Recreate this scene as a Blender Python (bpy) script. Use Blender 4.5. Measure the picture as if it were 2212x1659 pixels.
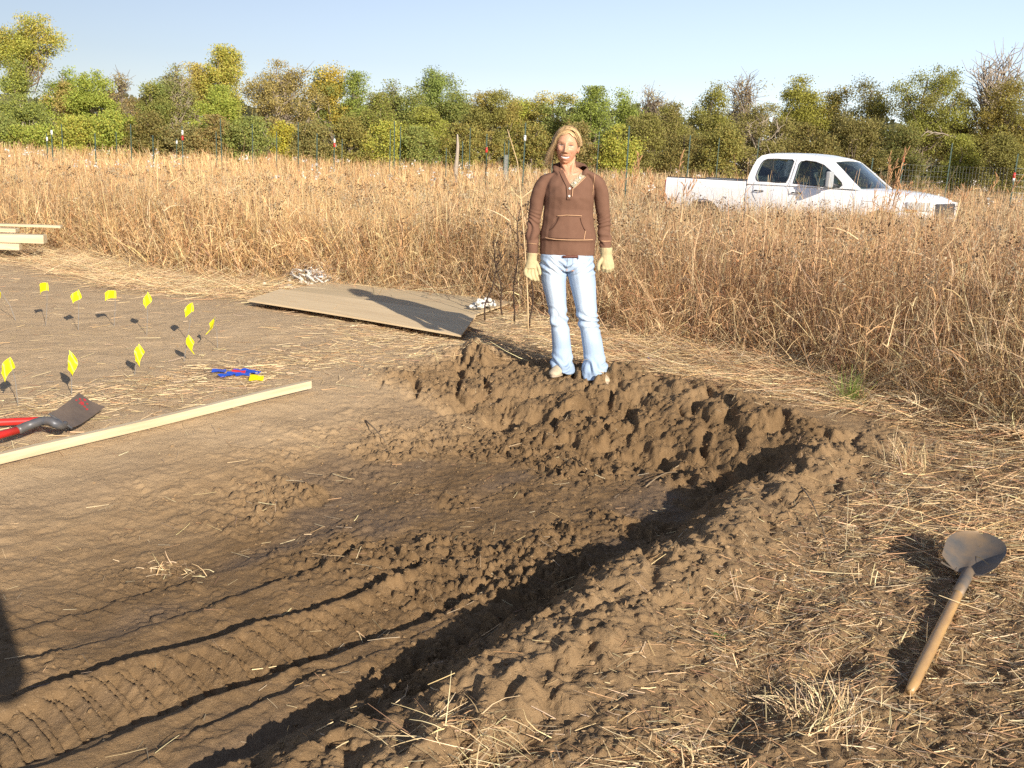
import bpy, bmesh, math
import numpy as np
from mathutils import Vector, Matrix
from mathutils.bvhtree import BVHTree
from mathutils.geometry import tessellate_polygon
R = math.radians
for o in list(bpy.data.objects): bpy.data.objects.remove(o)
sc = bpy.context.scene
# ------------------------------------------------------------------ camera, sky, sun, exposure
FPX, CXP, CYP, EYE = 2200.0, 1106.0, 829.5, 1.42          # focal length etc. of the 2212 x 1659 view of the photo
PITCH, ROLL = R(12.66), R(2.4)
cam = bpy.data.cameras.new("camera"); cam_o = bpy.data.objects.new("camera", cam); sc.collection.objects.link(cam_o)
cam.sensor_width = 36; cam.lens = 36 * FPX / 2212; cam.clip_start = 0.05; cam.clip_end = 3000
cam_o.matrix_world = Matrix.Translation((0, 0, EYE)) @ Matrix.Rotation(R(90) - PITCH, 4, 'X') @ Matrix.Rotation(ROLL, 4, 'Z')
sc.camera = cam_o
SUN_AZ, SUN_EL = R(29), R(21.5)                            # sun behind the camera and to its right
SUN_DIR = Vector((math.sin(SUN_AZ) * math.cos(SUN_EL), -math.cos(SUN_AZ) * math.cos(SUN_EL), math.sin(SUN_EL)))
W = bpy.data.worlds.new("World"); sc.world = W; W.use_nodes = True
wn = W.node_tree.nodes; wl = W.node_tree.links
sky = wn.new('ShaderNodeTexSky'); sky.sky_type = 'NISHITA'; sky.sun_disc = False
sky.sun_elevation = SUN_EL; sky.sun_rotation = math.pi + SUN_AZ
sky.air_density = 1.0; sky.dust_density = 0.2; sky.ozone_density = 2.0
bgn = wn['Background']; bgn.inputs['Strength'].default_value = 0.062
hs = wn.new('ShaderNodeHueSaturation'); hs.inputs['Saturation'].default_value = 0.62; hs.inputs['Fac'].default_value = 1
mw = wn.new('ShaderNodeMix'); mw.data_type = 'RGBA'; mw.blend_type = 'MULTIPLY'; mw.inputs[0].default_value = 1; mw.inputs[7].default_value = (0.96, 0.985, 1.12, 1)
wl.new(sky.outputs[0], hs.inputs['Color']); wl.new(hs.outputs[0], mw.inputs[6]); wl.new(mw.outputs[2], bgn.inputs[0])
sun = bpy.data.lights.new("sun", 'SUN'); sun.energy = 4.4; sun.angle = R(0.53); sun.color = (1.0, 0.915, 0.79)
sun_o = bpy.data.objects.new("sun", sun); sc.collection.objects.link(sun_o)
sun_o.rotation_euler = SUN_DIR.to_track_quat('Z', 'Y').to_euler(); sun_o.location = (20, -30, 30)
sc.view_settings.view_transform = 'Standard'; sc.view_settings.look = 'None'
sc.view_settings.exposure = 1.0; sc.view_settings.gamma = 1.0
sc.cycles.max_bounces = 6; sc.cycles.diffuse_bounces = 3; sc.cycles.transparent_max_bounces = 12
sc.cycles.use_adaptive_sampling = True; sc.cycles.adaptive_threshold = 0.02; sc.cycles.use_denoising = False

rng = np.random.default_rng(7)
# ------------------------------------------------------------------ helpers: pixels of the photo -> places
def ray(u, v):
    x = u - CXP; y = -(v - CYP); c, s = math.cos(ROLL), math.sin(ROLL)
    x2, y2 = c * x - s * y, s * x + c * y
    cp, sp = math.cos(PITCH), math.sin(PITCH)
    return np.array([x2, FPX * cp + y2 * sp, -FPX * sp + y2 * cp])
def on_ground(u, v, z=0.0):
    d = ray(u, v); t = (z - EYE) / d[2]; return d[0] * t, d[1] * t
def at_dist(u, v, y):
    d = ray(u, v); t = y / d[1]; return np.array([d[0] * t, y, EYE + d[2] * t])
# ------------------------------------------------------------------ helpers: noise
def _h(ix, iy, seed):
    h = (ix.astype(np.int64) * 374761393 + iy.astype(np.int64) * 668265263 + seed * 1274126177) & 0xffffffff
    h = ((h ^ (h >> 13)) * 1274126177) & 0xffffffff
    h = ((h ^ (h >> 16)) * 2246822519) & 0xffffffff
    return ((h ^ (h >> 15)) & 0xffffff) / float(0xffffff)
def vnoise(x, y, seed=0):
    ix = np.floor(x); iy = np.floor(y); fx = x - ix; fy = y - iy
    fx = fx * fx * (3 - 2 * fx); fy = fy * fy * (3 - 2 * fy)
    a = _h(ix, iy, seed); b = _h(ix + 1, iy, seed); c = _h(ix, iy + 1, seed); d = _h(ix + 1, iy + 1, seed)
    return (a + (b - a) * fx) * (1 - fy) + (c + (d - c) * fx) * fy
def fbm(x, y, f=1.0, octs=4, gain=0.5, seed=0):
    s = 0; a = 1.0; t = 0
    for k in range(octs):
        s = s + a * (vnoise(x * f + 17.3 * k, y * f - 9.1 * k, seed + k) * 2 - 1); t += a; a *= gain; f *= 2.03
    return s / t
def worley(x, y, f, seed=0):
    x = x * f; y = y * f; ix = np.floor(x); iy = np.floor(y)
    f1 = np.full(x.shape, 9.0); f2 = np.full(x.shape, 9.0); cid = np.zeros(x.shape)
    for dx in (-1, 0, 1):
        for dy in (-1, 0, 1):
            jx = ix + dx; jy = iy + dy
            px = jx + _h(jx, jy, seed); py = jy + _h(jx, jy, seed + 5)
            d = np.hypot(px - x, py - y); m = d < f1
            f2 = np.where(m, f1, np.minimum(f2, d)); cid = np.where(m, _h(jx, jy, seed + 9), cid); f1 = np.where(m, d, f1)
    return f1, f2, cid
def chunks(x, y, f, seed=0):
    """broken, faceted lumps: every cell is a tilted flat chip with a crack round it"""
    x = x * f; y = y * f; ix = np.floor(x); iy = np.floor(y); f1 = np.full(x.shape, 9.0); f2 = np.full(x.shape, 9.0); hh = np.zeros(x.shape)
    for dx in (-1, 0, 1):
        for dy in (-1, 0, 1):
            jx = ix + dx; jy = iy + dy; ex = x - jx - _h(jx, jy, seed); ey = y - jy - _h(jx, jy, seed + 5)
            d = np.hypot(ex, ey); m = d < f1; v = (_h(jx, jy, seed + 9) ** 1.6) + 1.5 * ((_h(jx, jy, seed + 11) - .5) * ex + (_h(jx, jy, seed + 13) - .5) * ey) - 0.45 * d
            f2 = np.where(m, f1, np.minimum(f2, d)); hh = np.where(m, v, hh); f1 = np.where(m, d, f1)
    return np.maximum(hh, -0.1) * sst(0.0, 0.16, f2 - f1)
def sst(a, b, x):
    t = np.clip((x - a) / (b - a), 0, 1); return t * t * (3 - 2 * t)
# ------------------------------------------------------------------ helpers: objects
def link(o): sc.collection.objects.link(o); return o
def tag(o, label=None, cat=None, group=None, kind=None):
    if label: o['label'] = label
    if cat: o['category'] = cat
    if group: o['group'] = group
    if kind: o['kind'] = kind
    return o
def empty(name, loc=(0, 0, 0), rz=0.0):
    o = bpy.data.objects.new(name, None); o.location = loc; o.rotation_euler = (0, 0, rz); o.empty_display_size = 0.1
    return link(o)
def mesh_np(name, v, f, mat=None, parent=None, col=None, smooth=False, nper=None):
    """v (N,3), f (M,k) -> one mesh object; col (N,3) becomes the point colour attribute 'col'"""
    v = np.asarray(v, np.float32); f = np.asarray(f, np.int32)
    me = bpy.data.meshes.new(name); M, k = f.shape
    me.vertices.add(len(v)); me.vertices.foreach_set('co', v.ravel())
    me.loops.add(M * k); me.loops.foreach_set('vertex_index', f.ravel())
    me.polygons.add(M); me.polygons.foreach_set('loop_start', np.arange(0, M * k, k, dtype=np.int32))
    if smooth: me.polygons.foreach_set('use_smooth', np.ones(M, bool))
    me.update(calc_edges=True)
    if col is not None: set_col(me, col)
    o = bpy.data.objects.new(name, me)
    if mat: me.materials.append(mat)
    if parent: o.parent = parent
    return link(o)
def set_col(me, col, name='col'):
    a = me.attributes.new(name, 'FLOAT_COLOR', 'POINT')
    c = np.ones((len(me.vertices), 4), np.float32); c[:, :3] = col; a.data.foreach_set('color', c.ravel())
class MB:
    """collects shapes, then links them as ONE mesh object"""
    def __init__(s): s.v = []; s.f = []; s.n = 0
    def add(s, v, f):
        s.v += [tuple(map(float, p)) for p in v]; s.f += [tuple(int(i) + s.n for i in q) for q in f]; s.n += len(v); return s
    def box(s, c, d, rot=None, bev=0.0):
        x, y, z = d[0] / 2, d[1] / 2, d[2] / 2
        P = [Vector((a * x, b * y, e * z)) for e in (-1, 1) for b in (-1, 1) for a in (-1, 1)]
        if rot is not None: P = [rot @ p for p in P]
        P = [p + Vector(c) for p in P]
        return s.add(P, [(0, 2, 3, 1), (4, 5, 7, 6), (0, 1, 5, 4), (2, 6, 7, 3), (0, 4, 6, 2), (1, 3, 7, 5)])
    def tube(s, pts, rad, n=8, ref=(1, 0, 0), flat=1.0, cap=True):
        pts = [np.array(p, float) for p in pts]; m = len(pts)
        if np.isscalar(rad): rad = [rad] * m
        V = []; ref = np.array(ref, float)
        for i, p in enumerate(pts):
            t = pts[min(i + 1, m - 1)] - pts[max(i - 1, 0)]; t /= (np.linalg.norm(t) + 1e-9)
            a = ref - t * (ref @ t)
            if np.linalg.norm(a) < 1e-3: a = np.cross(t, (0.3, 1, 0.2))
            a /= np.linalg.norm(a); b = np.cross(t, a)
            r = rad[i]; rx, ry = (r if hasattr(r, '__len__') else (r, r * flat))
            for k in range(n):
                q = 2 * math.pi * k / n; V.append(p + a * rx * math.cos(q) + b * ry * math.sin(q))
        F = [(i * n + k, i * n + (k + 1) % n, (i + 1) * n + (k + 1) % n, (i + 1) * n + k) for i in range(m - 1) for k in range(n)]
        if cap: F += [tuple(range(n))[::-1], tuple(range((m - 1) * n, m * n))]
        return s.add(V, F)
    def ell(s, c, r, n=14, m=9, rot=None):
        V = []; c = Vector(c)
        for i in range(m + 1):
            th = math.pi * i / m
            for k in range(n):
                ph = 2 * math.pi * k / n
                p = Vector((r[0] * math.sin(th) * math.cos(ph), r[1] * math.sin(th) * math.sin(ph), r[2] * math.cos(th)))
                V.append((rot @ p if rot else p) + c)
        F = [(i * n + k, (i + 1) * n + k, (i + 1) * n + (k + 1) % n, i * n + (k + 1) % n) for i in range(m) for k in range(n)]
        return s.add(V, F)
    def build(s, name, mat=None, parent=None, smooth=False, bevel=0, bseg=2, loc=None, rot=None):
        me = bpy.data.meshes.new(name); me.from_pydata(s.v, [], s.f); me.validate()
        if smooth: me.polygons.foreach_set('use_smooth', np.ones(len(me.polygons), bool))
        me.update(); o = bpy.data.objects.new(name, me)
        if mat: me.materials.append(mat)
        if parent: o.parent = parent
        if loc: o.location = loc
        if rot: o.rotation_euler = rot
        link(o)
        if bevel:
            b = o.modifiers.new('bevel', 'BEVEL'); b.width = bevel; b.segments = bseg; b.limit_method = 'ANGLE'; b.angle_limit = R(30)
        return o
def bake(o):
    dg = bpy.context.evaluated_depsgraph_get(); me = bpy.data.meshes.new_from_object(o.evaluated_get(dg))
    old = o.data; o.modifiers.clear(); o.data = me; me.name = old.name; return o
def remesh(o, vox, smooth_it=3, fac=0.5):
    m = o.modifiers.new('r', 'REMESH'); m.mode = 'VOXEL'; m.voxel_size = vox; m.use_smooth_shade = True
    if smooth_it:
        q = o.modifiers.new('s', 'SMOOTH'); q.iterations = smooth_it; q.factor = fac
    mats = list(o.data.materials); bake(o)
    if not len(o.data.materials):
        for k in mats: o.data.materials.append(k)
    return o
def getv(me):
    a = np.empty(len(me.vertices) * 3, np.float32); me.vertices.foreach_get('co', a); return a.reshape(-1, 3)
def getn(me):
    a = np.empty(len(me.vertices) * 3, np.float32); me.vertices.foreach_get('normal', a); return a.reshape(-1, 3)
def setv(me, v): me.vertices.foreach_set('co', np.asarray(v, np.float32).ravel()); me.update()
# ------------------------------------------------------------------ materials
def mat(name, col, rough=0.7, metal=0.0, spec=0.3, bump=None, var=None, attr=False, transl=0.0, coat=0.0, coord='Object'):
    m = bpy.data.materials.new(name); m.use_nodes = True; nt = m.node_tree; N = nt.nodes; L = nt.links
    b = N['Principled BSDF']; b.inputs['Roughness'].default_value = rough; b.inputs['Metallic'].default_value = metal
    b.inputs['Specular IOR Level'].default_value = spec; b.inputs['Coat Weight'].default_value = coat
    if coat: b.inputs['Coat Roughness'].default_value = 0.05
    b.inputs['Base Color'].default_value = (*col, 1); src = None
    tc = N.new('ShaderNodeTexCoord')
    if attr:
        a = N.new('ShaderNodeAttribute'); a.attribute_name = 'col'; src = a.outputs['Color']; L.new(src, b.inputs['Base Color'])
    if var:   # (scale, amount, second colour)
        nz = N.new('ShaderNodeTexNoise'); nz.inputs['Scale'].default_value = var[0]; nz.inputs['Detail'].default_value = 6; nz.inputs['Roughness'].default_value = 0.65
        mp = N.new('ShaderNodeMapping')
        if len(var) > 3: mp.inputs['Scale'].default_value = var[3]
        L.new(tc.outputs[coord], mp.inputs[0]); L.new(mp.outputs[0], nz.inputs['Vector'])
        rp = N.new('ShaderNodeValToRGB'); rp.color_ramp.elements[0].position = 0.5 - var[1] / 2; rp.color_ramp.elements[1].position = 0.5 + var[1] / 2
        L.new(nz.outputs['Fac'], rp.inputs[0])
        mx = N.new('ShaderNodeMix'); mx.data_type = 'RGBA'; L.new(rp.outputs['Color'], mx.inputs[0])
        if src: L.new(src, mx.inputs[6])
        else: mx.inputs[6].default_value = (*col, 1)
        mx.inputs[7].default_value = (*var[2], 1); src = mx.outputs[2]; L.new(src, b.inputs['Base Color'])
    if bump:  # (scale, strength, distance)
        nb = N.new('ShaderNodeTexNoise'); nb.inputs['Scale'].default_value = bump[0]; nb.inputs['Detail'].default_value = 7; nb.inputs['Roughness'].default_value = 0.7
        L.new(tc.outputs[coord], nb.inputs['Vector']); bp = N.new('ShaderNodeBump'); bp.inputs['Strength'].default_value = bump[1]; bp.inputs['Distance'].default_value = bump[2]
        L.new(nb.outputs['Fac'], bp.inputs['Height']); L.new(bp.outputs[0], b.inputs['Normal'])
    if transl:
        t = N.new('ShaderNodeBsdfTranslucent'); ms = N.new('ShaderNodeMixShader'); ms.inputs[0].default_value = transl
        if src: L.new(src, t.inputs[0])
        else: t.inputs[0].default_value = (*col, 1)
        L.new(b.outputs[0], ms.inputs[1]); L.new(t.outputs[0], ms.inputs[2]); L.new(ms.outputs[0], N['Material Output'].inputs[0])
    return m
M_leaf = mat('leaf', (0.1, 0.12, 0.03), 0.6, attr=True, transl=0.38, spec=0.15)
M_bark = mat('bark', (0.13, 0.10, 0.07), 0.9, attr=False, var=(3, 0.4, (0.24, 0.19, 0.14)), bump=(12, 0.6, 0.03))
M_palebark = mat('pale_bark', (0.42, 0.35, 0.27), 0.9, var=(3, 0.4, (0.25, 0.2, 0.15)), bump=(12, 0.6, 0.03))
M_grass = mat('dry_grass', (0.5, 0.4, 0.2), 0.75, attr=True, transl=0.25, spec=0.15)
M_straw = mat('straw', (0.5, 0.4, 0.2), 0.6, attr=True, transl=0.1, spec=0.3)
M_pine = mat('pine_board', (0.60, 0.50, 0.34), 0.6, var=(2.2, 0.45, (0.42, 0.32, 0.19), (0.8, 14, 14)), bump=(60, 0.2, 0.002))
M_ply = mat('plywood', (0.70, 0.54, 0.33), 0.7, var=(2.2, 0.5, (0.52, 0.38, 0.22), (0.5, 7, 7)), bump=(40, 0.25, 0.002))
M_white = mat('white_cord', (0.75, 0.73, 0.68), 0.8, var=(30, 0.4, (0.55, 0.5, 0.42)))
M_yellow = mat('yellow_plastic', (0.86, 0.76, 0.008), 0.4, transl=0.3, spec=0.4)
M_blue = mat('blue_plastic', (0.02, 0.10, 0.62), 0.35, transl=0.15, spec=0.5)
M_red = mat('red_plastic', (0.62, 0.03, 0.03), 0.4, spec=0.5)
M_wire = mat('steel_wire', (0.35, 0.33, 0.30), 0.45, metal=0.6)
M_redpaint = mat('red_fiberglass', (0.52, 0.022, 0.018), 0.35, spec=0.5, var=(9, 0.3, (0.40, 0.03, 0.02)))
M_grey = mat('grey_collar', (0.09, 0.095, 0.11), 0.45, metal=0.3, var=(20, 0.4, (0.16, 0.14, 0.12)))
M_blade = mat('muddy_steel', (0.24, 0.17, 0.115), 0.5, metal=0.35, var=(7, 0.4, (0.14, 0.105, 0.08)), bump=(40, 0.2, 0.002))
M_blade2 = mat('dark_steel', (0.11, 0.105, 0.10), 0.55, metal=0.25, var=(8, 0.35, (0.24, 0.165, 0.10)), bump=(50, 0.25, 0.001))
M_handle = mat('worn_ash_handle', (0.47, 0.29, 0.115), 0.4, spec=0.4, var=(5, 0.5, (0.26, 0.155, 0.075), (6, 1.2, 6)), bump=(60, 0.2, 0.001))
M_post = mat('green_post', (0.045, 0.075, 0.06), 0.7)
M_postw = mat('white_paint', (0.75, 0.75, 0.72), 0.5)
M_galv = mat('galvanised_wire', (0.20, 0.21, 0.20), 0.5, metal=0.4)
# ------------------------------------------------------------------ the ground: one sheet, with the pit dug into it
CA, SA = math.cos(R(33.6)), math.sin(R(33.6))
def st(x, y): return x * SA + y * CA, x * CA - y * SA          # s along the pit, t across it
def xy_of(s, t): return s * SA + t * CA, s * CA - t * SA
EX = [-300, -12, -5.6, -3.8, -0.54, 0.3, 1.05, 1.96, 2.47, 2.9, 3.6, 5, 7, 12, 300]
EY = [16, 14.0, 12.9, 10.9, 9.9, 8.9, 7.75, 7.1, 5.9, 5.4, 4.6, 3.0, 1.0, -3, -300]
def y_edge(x): return np.interp(x, EX, EY)
def far_level(x, y):
    return np.interp(y, [9, 15, 22, 35, 60, 400], [0, -0.12, -0.2, -0.08, 0.12, 0.4])
def pit_mask(x, y):
    s, t = st(x, y)
    wob = 0.10 * fbm(x, y, 1.1, 3, seed=3) + 0.05 * fbm(x, y, 5, 3, seed=8)
    r = sst(-1.50 + wob * 0.8, -1.76 + wob * 0.8, t)
    cr = 5.80 - 0.42 * sst(-2.5, -1.5, t) + wob; f = sst(cr, cr - 1.05 + 0.35 * sst(-2.4, -1.7, t), s) ** 0.9
    l = sst(-4.35 + wob * 0.3, -2.9 + wob, t)
    n = 0.46 + 0.36 * sst(1.0, 2.6, s) + 0.18 * sst(3.9, 5.0, s)
    return r, f, l, n
def h_big(x, y):
    s, t = st(x, y); r, f, l, n = pit_mask(x, y)
    h = -0.21 * r * f * l * n * sst(-2, 0.5, s)
    # thrown-up lip along the right side and the far bank
    h = h + 0.046 * np.exp(-((t + 1.38) / 0.16) ** 2) * sst(5.35, 4.9, s) * (0.5 + 0.6 * vnoise(s * 2.2, t * 2, 4))
    h = h + 0.06 * np.exp(-((s - 5.85 + 0.4 * sst(-2.5, -1.5, t)) / 0.25) ** 2) * sst(-4.7, -4.2, t) * sst(-1.2, -1.7, t) * (0.5 + vnoise(t * 2.0, s, 6))
    h = h + 0.0 * sst(5.2, 5.9, s) * sst(-1.9, -1.5, t) * sst(-0.9, -1.25, t) * sst(6.3, 5.9, s)
    h = h + 0.03 * fbm(x, y, 0.5, 3, seed=21) * (1 - f * r * l)
    return h + far_level(x, y)
def h_full(x, y, masks=False):
    x = np.asarray(x, float); y = np.asarray(y, float)
    s, t = st(x, y); r, f, l, n = pit_mask(x, y); h = h_big(x, y)
    inside = r * f * l
    near = sst(13, 9, np.hypot(x, y))
    # roughness zones
    cr_ = 0.42 * sst(-2.5, -1.5, t); bank = sst(4.55, 5.0, s + cr_) * sst(6.12, 5.85, s + cr_) * sst(-4.55, -4.1, t) * sst(-1.2, -1.5, t)
    bank = np.maximum(bank, sst(-1.86, -1.62, t) * sst(-1.05, -1.3, t) * sst(0.5, 1.2, s) * sst(5.6, 5.3, s) * 0.55)
    bank = np.maximum(bank, sst(4.9, 5.1, s) * sst(5.65, 5.4, s) * sst(-1.0, -1.25, t) * sst(-1.9, -1.5, t) * 0.4)
    patch = sst(0.38, 0.58, vnoise(x * 1.7 + 4, y * 1.7, 31) * 0.6 + vnoise(x * 4.5, y * 4.5, 32) * 0.4)
    floor = sst(-3.9, -3.2, t) * sst(-1.45, -1.7, t) * sst(5.3, 4.8, s) * (0.2 + 0.9 * patch) * sst(0.6, 2.4, s + 0.9 * patch) * 1.5
    floor = floor * (1 - 0.9 * sst(3.0, 2.5, s + 0.15 * fbm(x, y, 3, 2, seed=33)) * sst(-1.8, -1.95, t))
    rgt = sst(-1.5, -1.3, t) * 0.35
    bumpy = 0.35 + 0.65 * sst(0.35, 0.6, vnoise(x * 2.3, y * 2.3, 34) * 0.5 + vnoise(x * 6, y * 6, 35) * 0.5)
    rough = np.clip(np.maximum(np.maximum(bank, floor * 0.62), rgt), 0, 1) * near
    wx = x + 0.03 * fbm(x, y, 9, 3, seed=2); wy = y + 0.03 * fbm(x, y, 9, 3, seed=5)
    big = chunks(wx, wy * 0.8, 6.0, 11); mid = chunks(wx, wy, 14, 12); sml = chunks(wx, wy, 31, 13)
    h = h + near * r * f * sst(-4.3, -3.6, t) * (bumpy * (0.012 * chunks(wx, wy, 22, 14) * sst(0.5, 0.6, vnoise(x * 5, y * 5, 36)) + 0.009 * chunks(wx, wy, 46, 15) * sst(0.35, 0.6, vnoise(x * 4, y * 4, 39))) + 0.010 * fbm(s * 0.7, t * 3.0, 3.5, 4, 0.65, seed=39))
    h = h + near * sst(-1.75, -1.4, t) * (0.012 * chunks(wx, wy, 34, 16) * vnoise(x * 3, y * 3, 37) + 0.010 * chunks(wx, wy, 17, 17) * (vnoise(x * 4, y * 4, 38) > 0.45))
    rid = 1 - np.abs(fbm(x, y, 5.5, 4, 0.6, seed=41)) * 2.2
    h = h + bank * near * (0.45 + 0.9 * vnoise(x * 1.4, y * 1.4, 47)) * (0.026 * big + 0.010 * mid + 0.012 * (rid - 0.5) + 0.085 * fbm(x, y, 2.4, 3, seed=44) + 0.017 * fbm(x, y, 9, 5, 0.72, seed=45)) + rough * (1 - 0.35 * bank) * (0.030 * mid * (0.4 + vnoise(x * 3, y * 3, 48)) + 0.026 * sml + 0.012 * fbm(x, y, 20, 4, 0.75, seed=46))
    h = h + near * (0.0045 * fbm(x, y, 22, 4, 0.65, seed=50) + 0.010 * fbm(x, y, 5, 3, seed=51))
    h = h + near * sst(-1.5, -1.25, t) * (0.035 * fbm(x, y, 1.6, 3, seed=60) + 0.018 * fbm(x, y, 7, 3, 0.6, seed=61))
    # steep slump cracks on the far bank
    h = h - bank * near * 0.05 * sst(0.80, 0.97, 1 - np.abs(fbm(x * 1.0, y * 0.5, 4.2, 3, seed=71)) * 1.0) 
    # wheel ruts running along the pit, each a step with its high side to the right
    fade = sst(3.4, 2.5, s) * near * sst(-4.0, -3.2, t)
    wv = 0.03 * fbm(s, t * 0.1, 1.5, 3, seed=80) + 0.010 * fbm(s, t, 9, 3, seed=81)
    for tc_, amp, slope in ((-2.90, 0.012, 0.03), (-2.66, 0.02, 0.05), (-2.40, 0.040, 0.12), (-2.08, 0.034, 0.10), (-1.98, 0.02, 0.04), (-1.76, 0.05, 0.03)):
        q = t - (tc_ + slope * (s - 2.0)) - wv
        am = amp * (0.35 + 1.1 * vnoise(s * 2.1, np.full_like(s, tc_ * 7), 83))
        h = h + fade * am * (sst(-0.012, 0.02, q) * np.exp(-np.clip(q, 0, 9) / 0.11) - 0.45 * np.exp(-((q + 0.055) / 0.05) ** 2))
    # lug marks of the tyre: slanted bars between two ruts, and a fainter set further left
    q = t + 2.235 - 0.11 * (s - 2.0) - wv; tr = sst(-0.125, -0.105, q) * sst(0.125, 0.10, q) * fade
    ph = (s + 0.16 * q + 1.2 * q * q + 0.006 * fbm(s, t, 14, 2, seed=84)) / 0.074; saw = ph - np.floor(ph); a_ = np.where(saw < 0.36, saw / 0.36 * 0.6, (saw - 0.36) / 0.64)
    wear = 0.35 + 0.9 * vnoise(s * 3.3, t * 5, 85); h = h + tr * (0.036 * wear * a_ - 0.024)
    q = t + 2.95 - wv; tr = sst(-0.16, -0.12, q) * sst(0.16, 0.12, q) * sst(2.4, 1.95, s) * near
    ph = (s - 0.3 * q) / 0.085; saw = ph - np.floor(ph); h = h + tr * 0.008 * (saw - 0.5)
    # two hollows scraped out on the right foreground
    for hx, hy, ra, rb, dp in ((0.66, 2.52, 0.20, 0.09, 0.07), (0.42, 2.0, 0.12, 0.07, 0.05), (0.98, 2.75, 0.14, 0.06, 0.04), (0.05, 2.28, 0.16, 0.05, 0.035)):
        dx = (x - hx) * SA + (y - hy) * CA; dy = (x - hx) * CA - (y - hy) * SA
        h = h - dp * np.exp(-(dx / ra) ** 2 - (dy / rb) ** 2)
    if not masks: return h
    return h, rough, inside, bank
def spaced(a, b, step0, step1):
    o = [a]
    while o[-1] < b: o.append(o[-1] + step0 + (step1 - step0) * (o[-1] - a) / (b - a))
    return o
def outward(start, end, step, g):
    o = []; x = start
    while abs(x) < abs(end): x += step; step *= g; o.append(x)
    return o
xs = np.array(sorted(outward(-3.3, -900, -0.012, 1.07) + list(np.arange(-3.3, -2.5, 0.010)) + list(np.arange(-2.5, 0.7, 0.0066)) + list(np.arange(0.7, 3.0, 0.0088)) + outward(3.0, 900, 0.012, 1.07)))
ys = np.array(sorted([-900, -300, -100, -40, -15, -6, -3, -1.5, -0.8, -0.3, 0, 0.3, 0.6, 0.85, 1.05, 1.2, 1.32, 1.42, 1.5, 1.56, 1.6] + spaced(1.63, 8.4, 0.0052, 0.017) + outward(8.4, 1400, 0.02, 1.045)))
GX, GY = np.meshgrid(xs, ys); H, rough_m, inside_m, bank_m = h_full(GX, GY, True)
nx, ny = len(xs), len(ys)
gv = np.stack([GX, GY, H], -1).reshape(-1, 3)
ii = (np.arange(ny - 1)[:, None] * nx + np.arange(nx - 1)[None]).ravel()
gf = np.stack([ii, ii + 1, ii + nx + 1, ii + nx], 1)
S_, T_ = st(GX, GY)
wet = sst(-3.75, -2.9, T_ + 0.25 * fbm(GX, GY, 1.2, 3, seed=90)) * sst(-1.35, -1.6, T_) * sst(6.0, 5.4, S_)
wet = np.maximum(wet * (0.55 + 0.45 * sst(0.5, 2.6, S_)), 0.75 * bank_m)
wet = np.maximum(wet, 0.5 * sst(-1.7, -1.3, T_) * sst(6.8, 5.9, S_))
dry = (1 - bank_m) * np.clip(sst(-3.35, -4.25, T_ + 0.3 * fbm(GX, GY, 0.9, 3, seed=92)) , 0, 1)
sm = np.clip(inside_m * (1 - np.clip(rough_m * 2.2, 0, 1)) * sst(0.5, 0.72, fbm(S_, T_ * 3, 0.9, 3, seed=95) * 0.5 + 0.5 + 0.1), 0, 1)
gcol = np.stack([wet, dry, sm], -1).reshape(-1, 3)
M_ground = bpy.data.materials.new('soil'); M_ground.use_nodes = True
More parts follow.
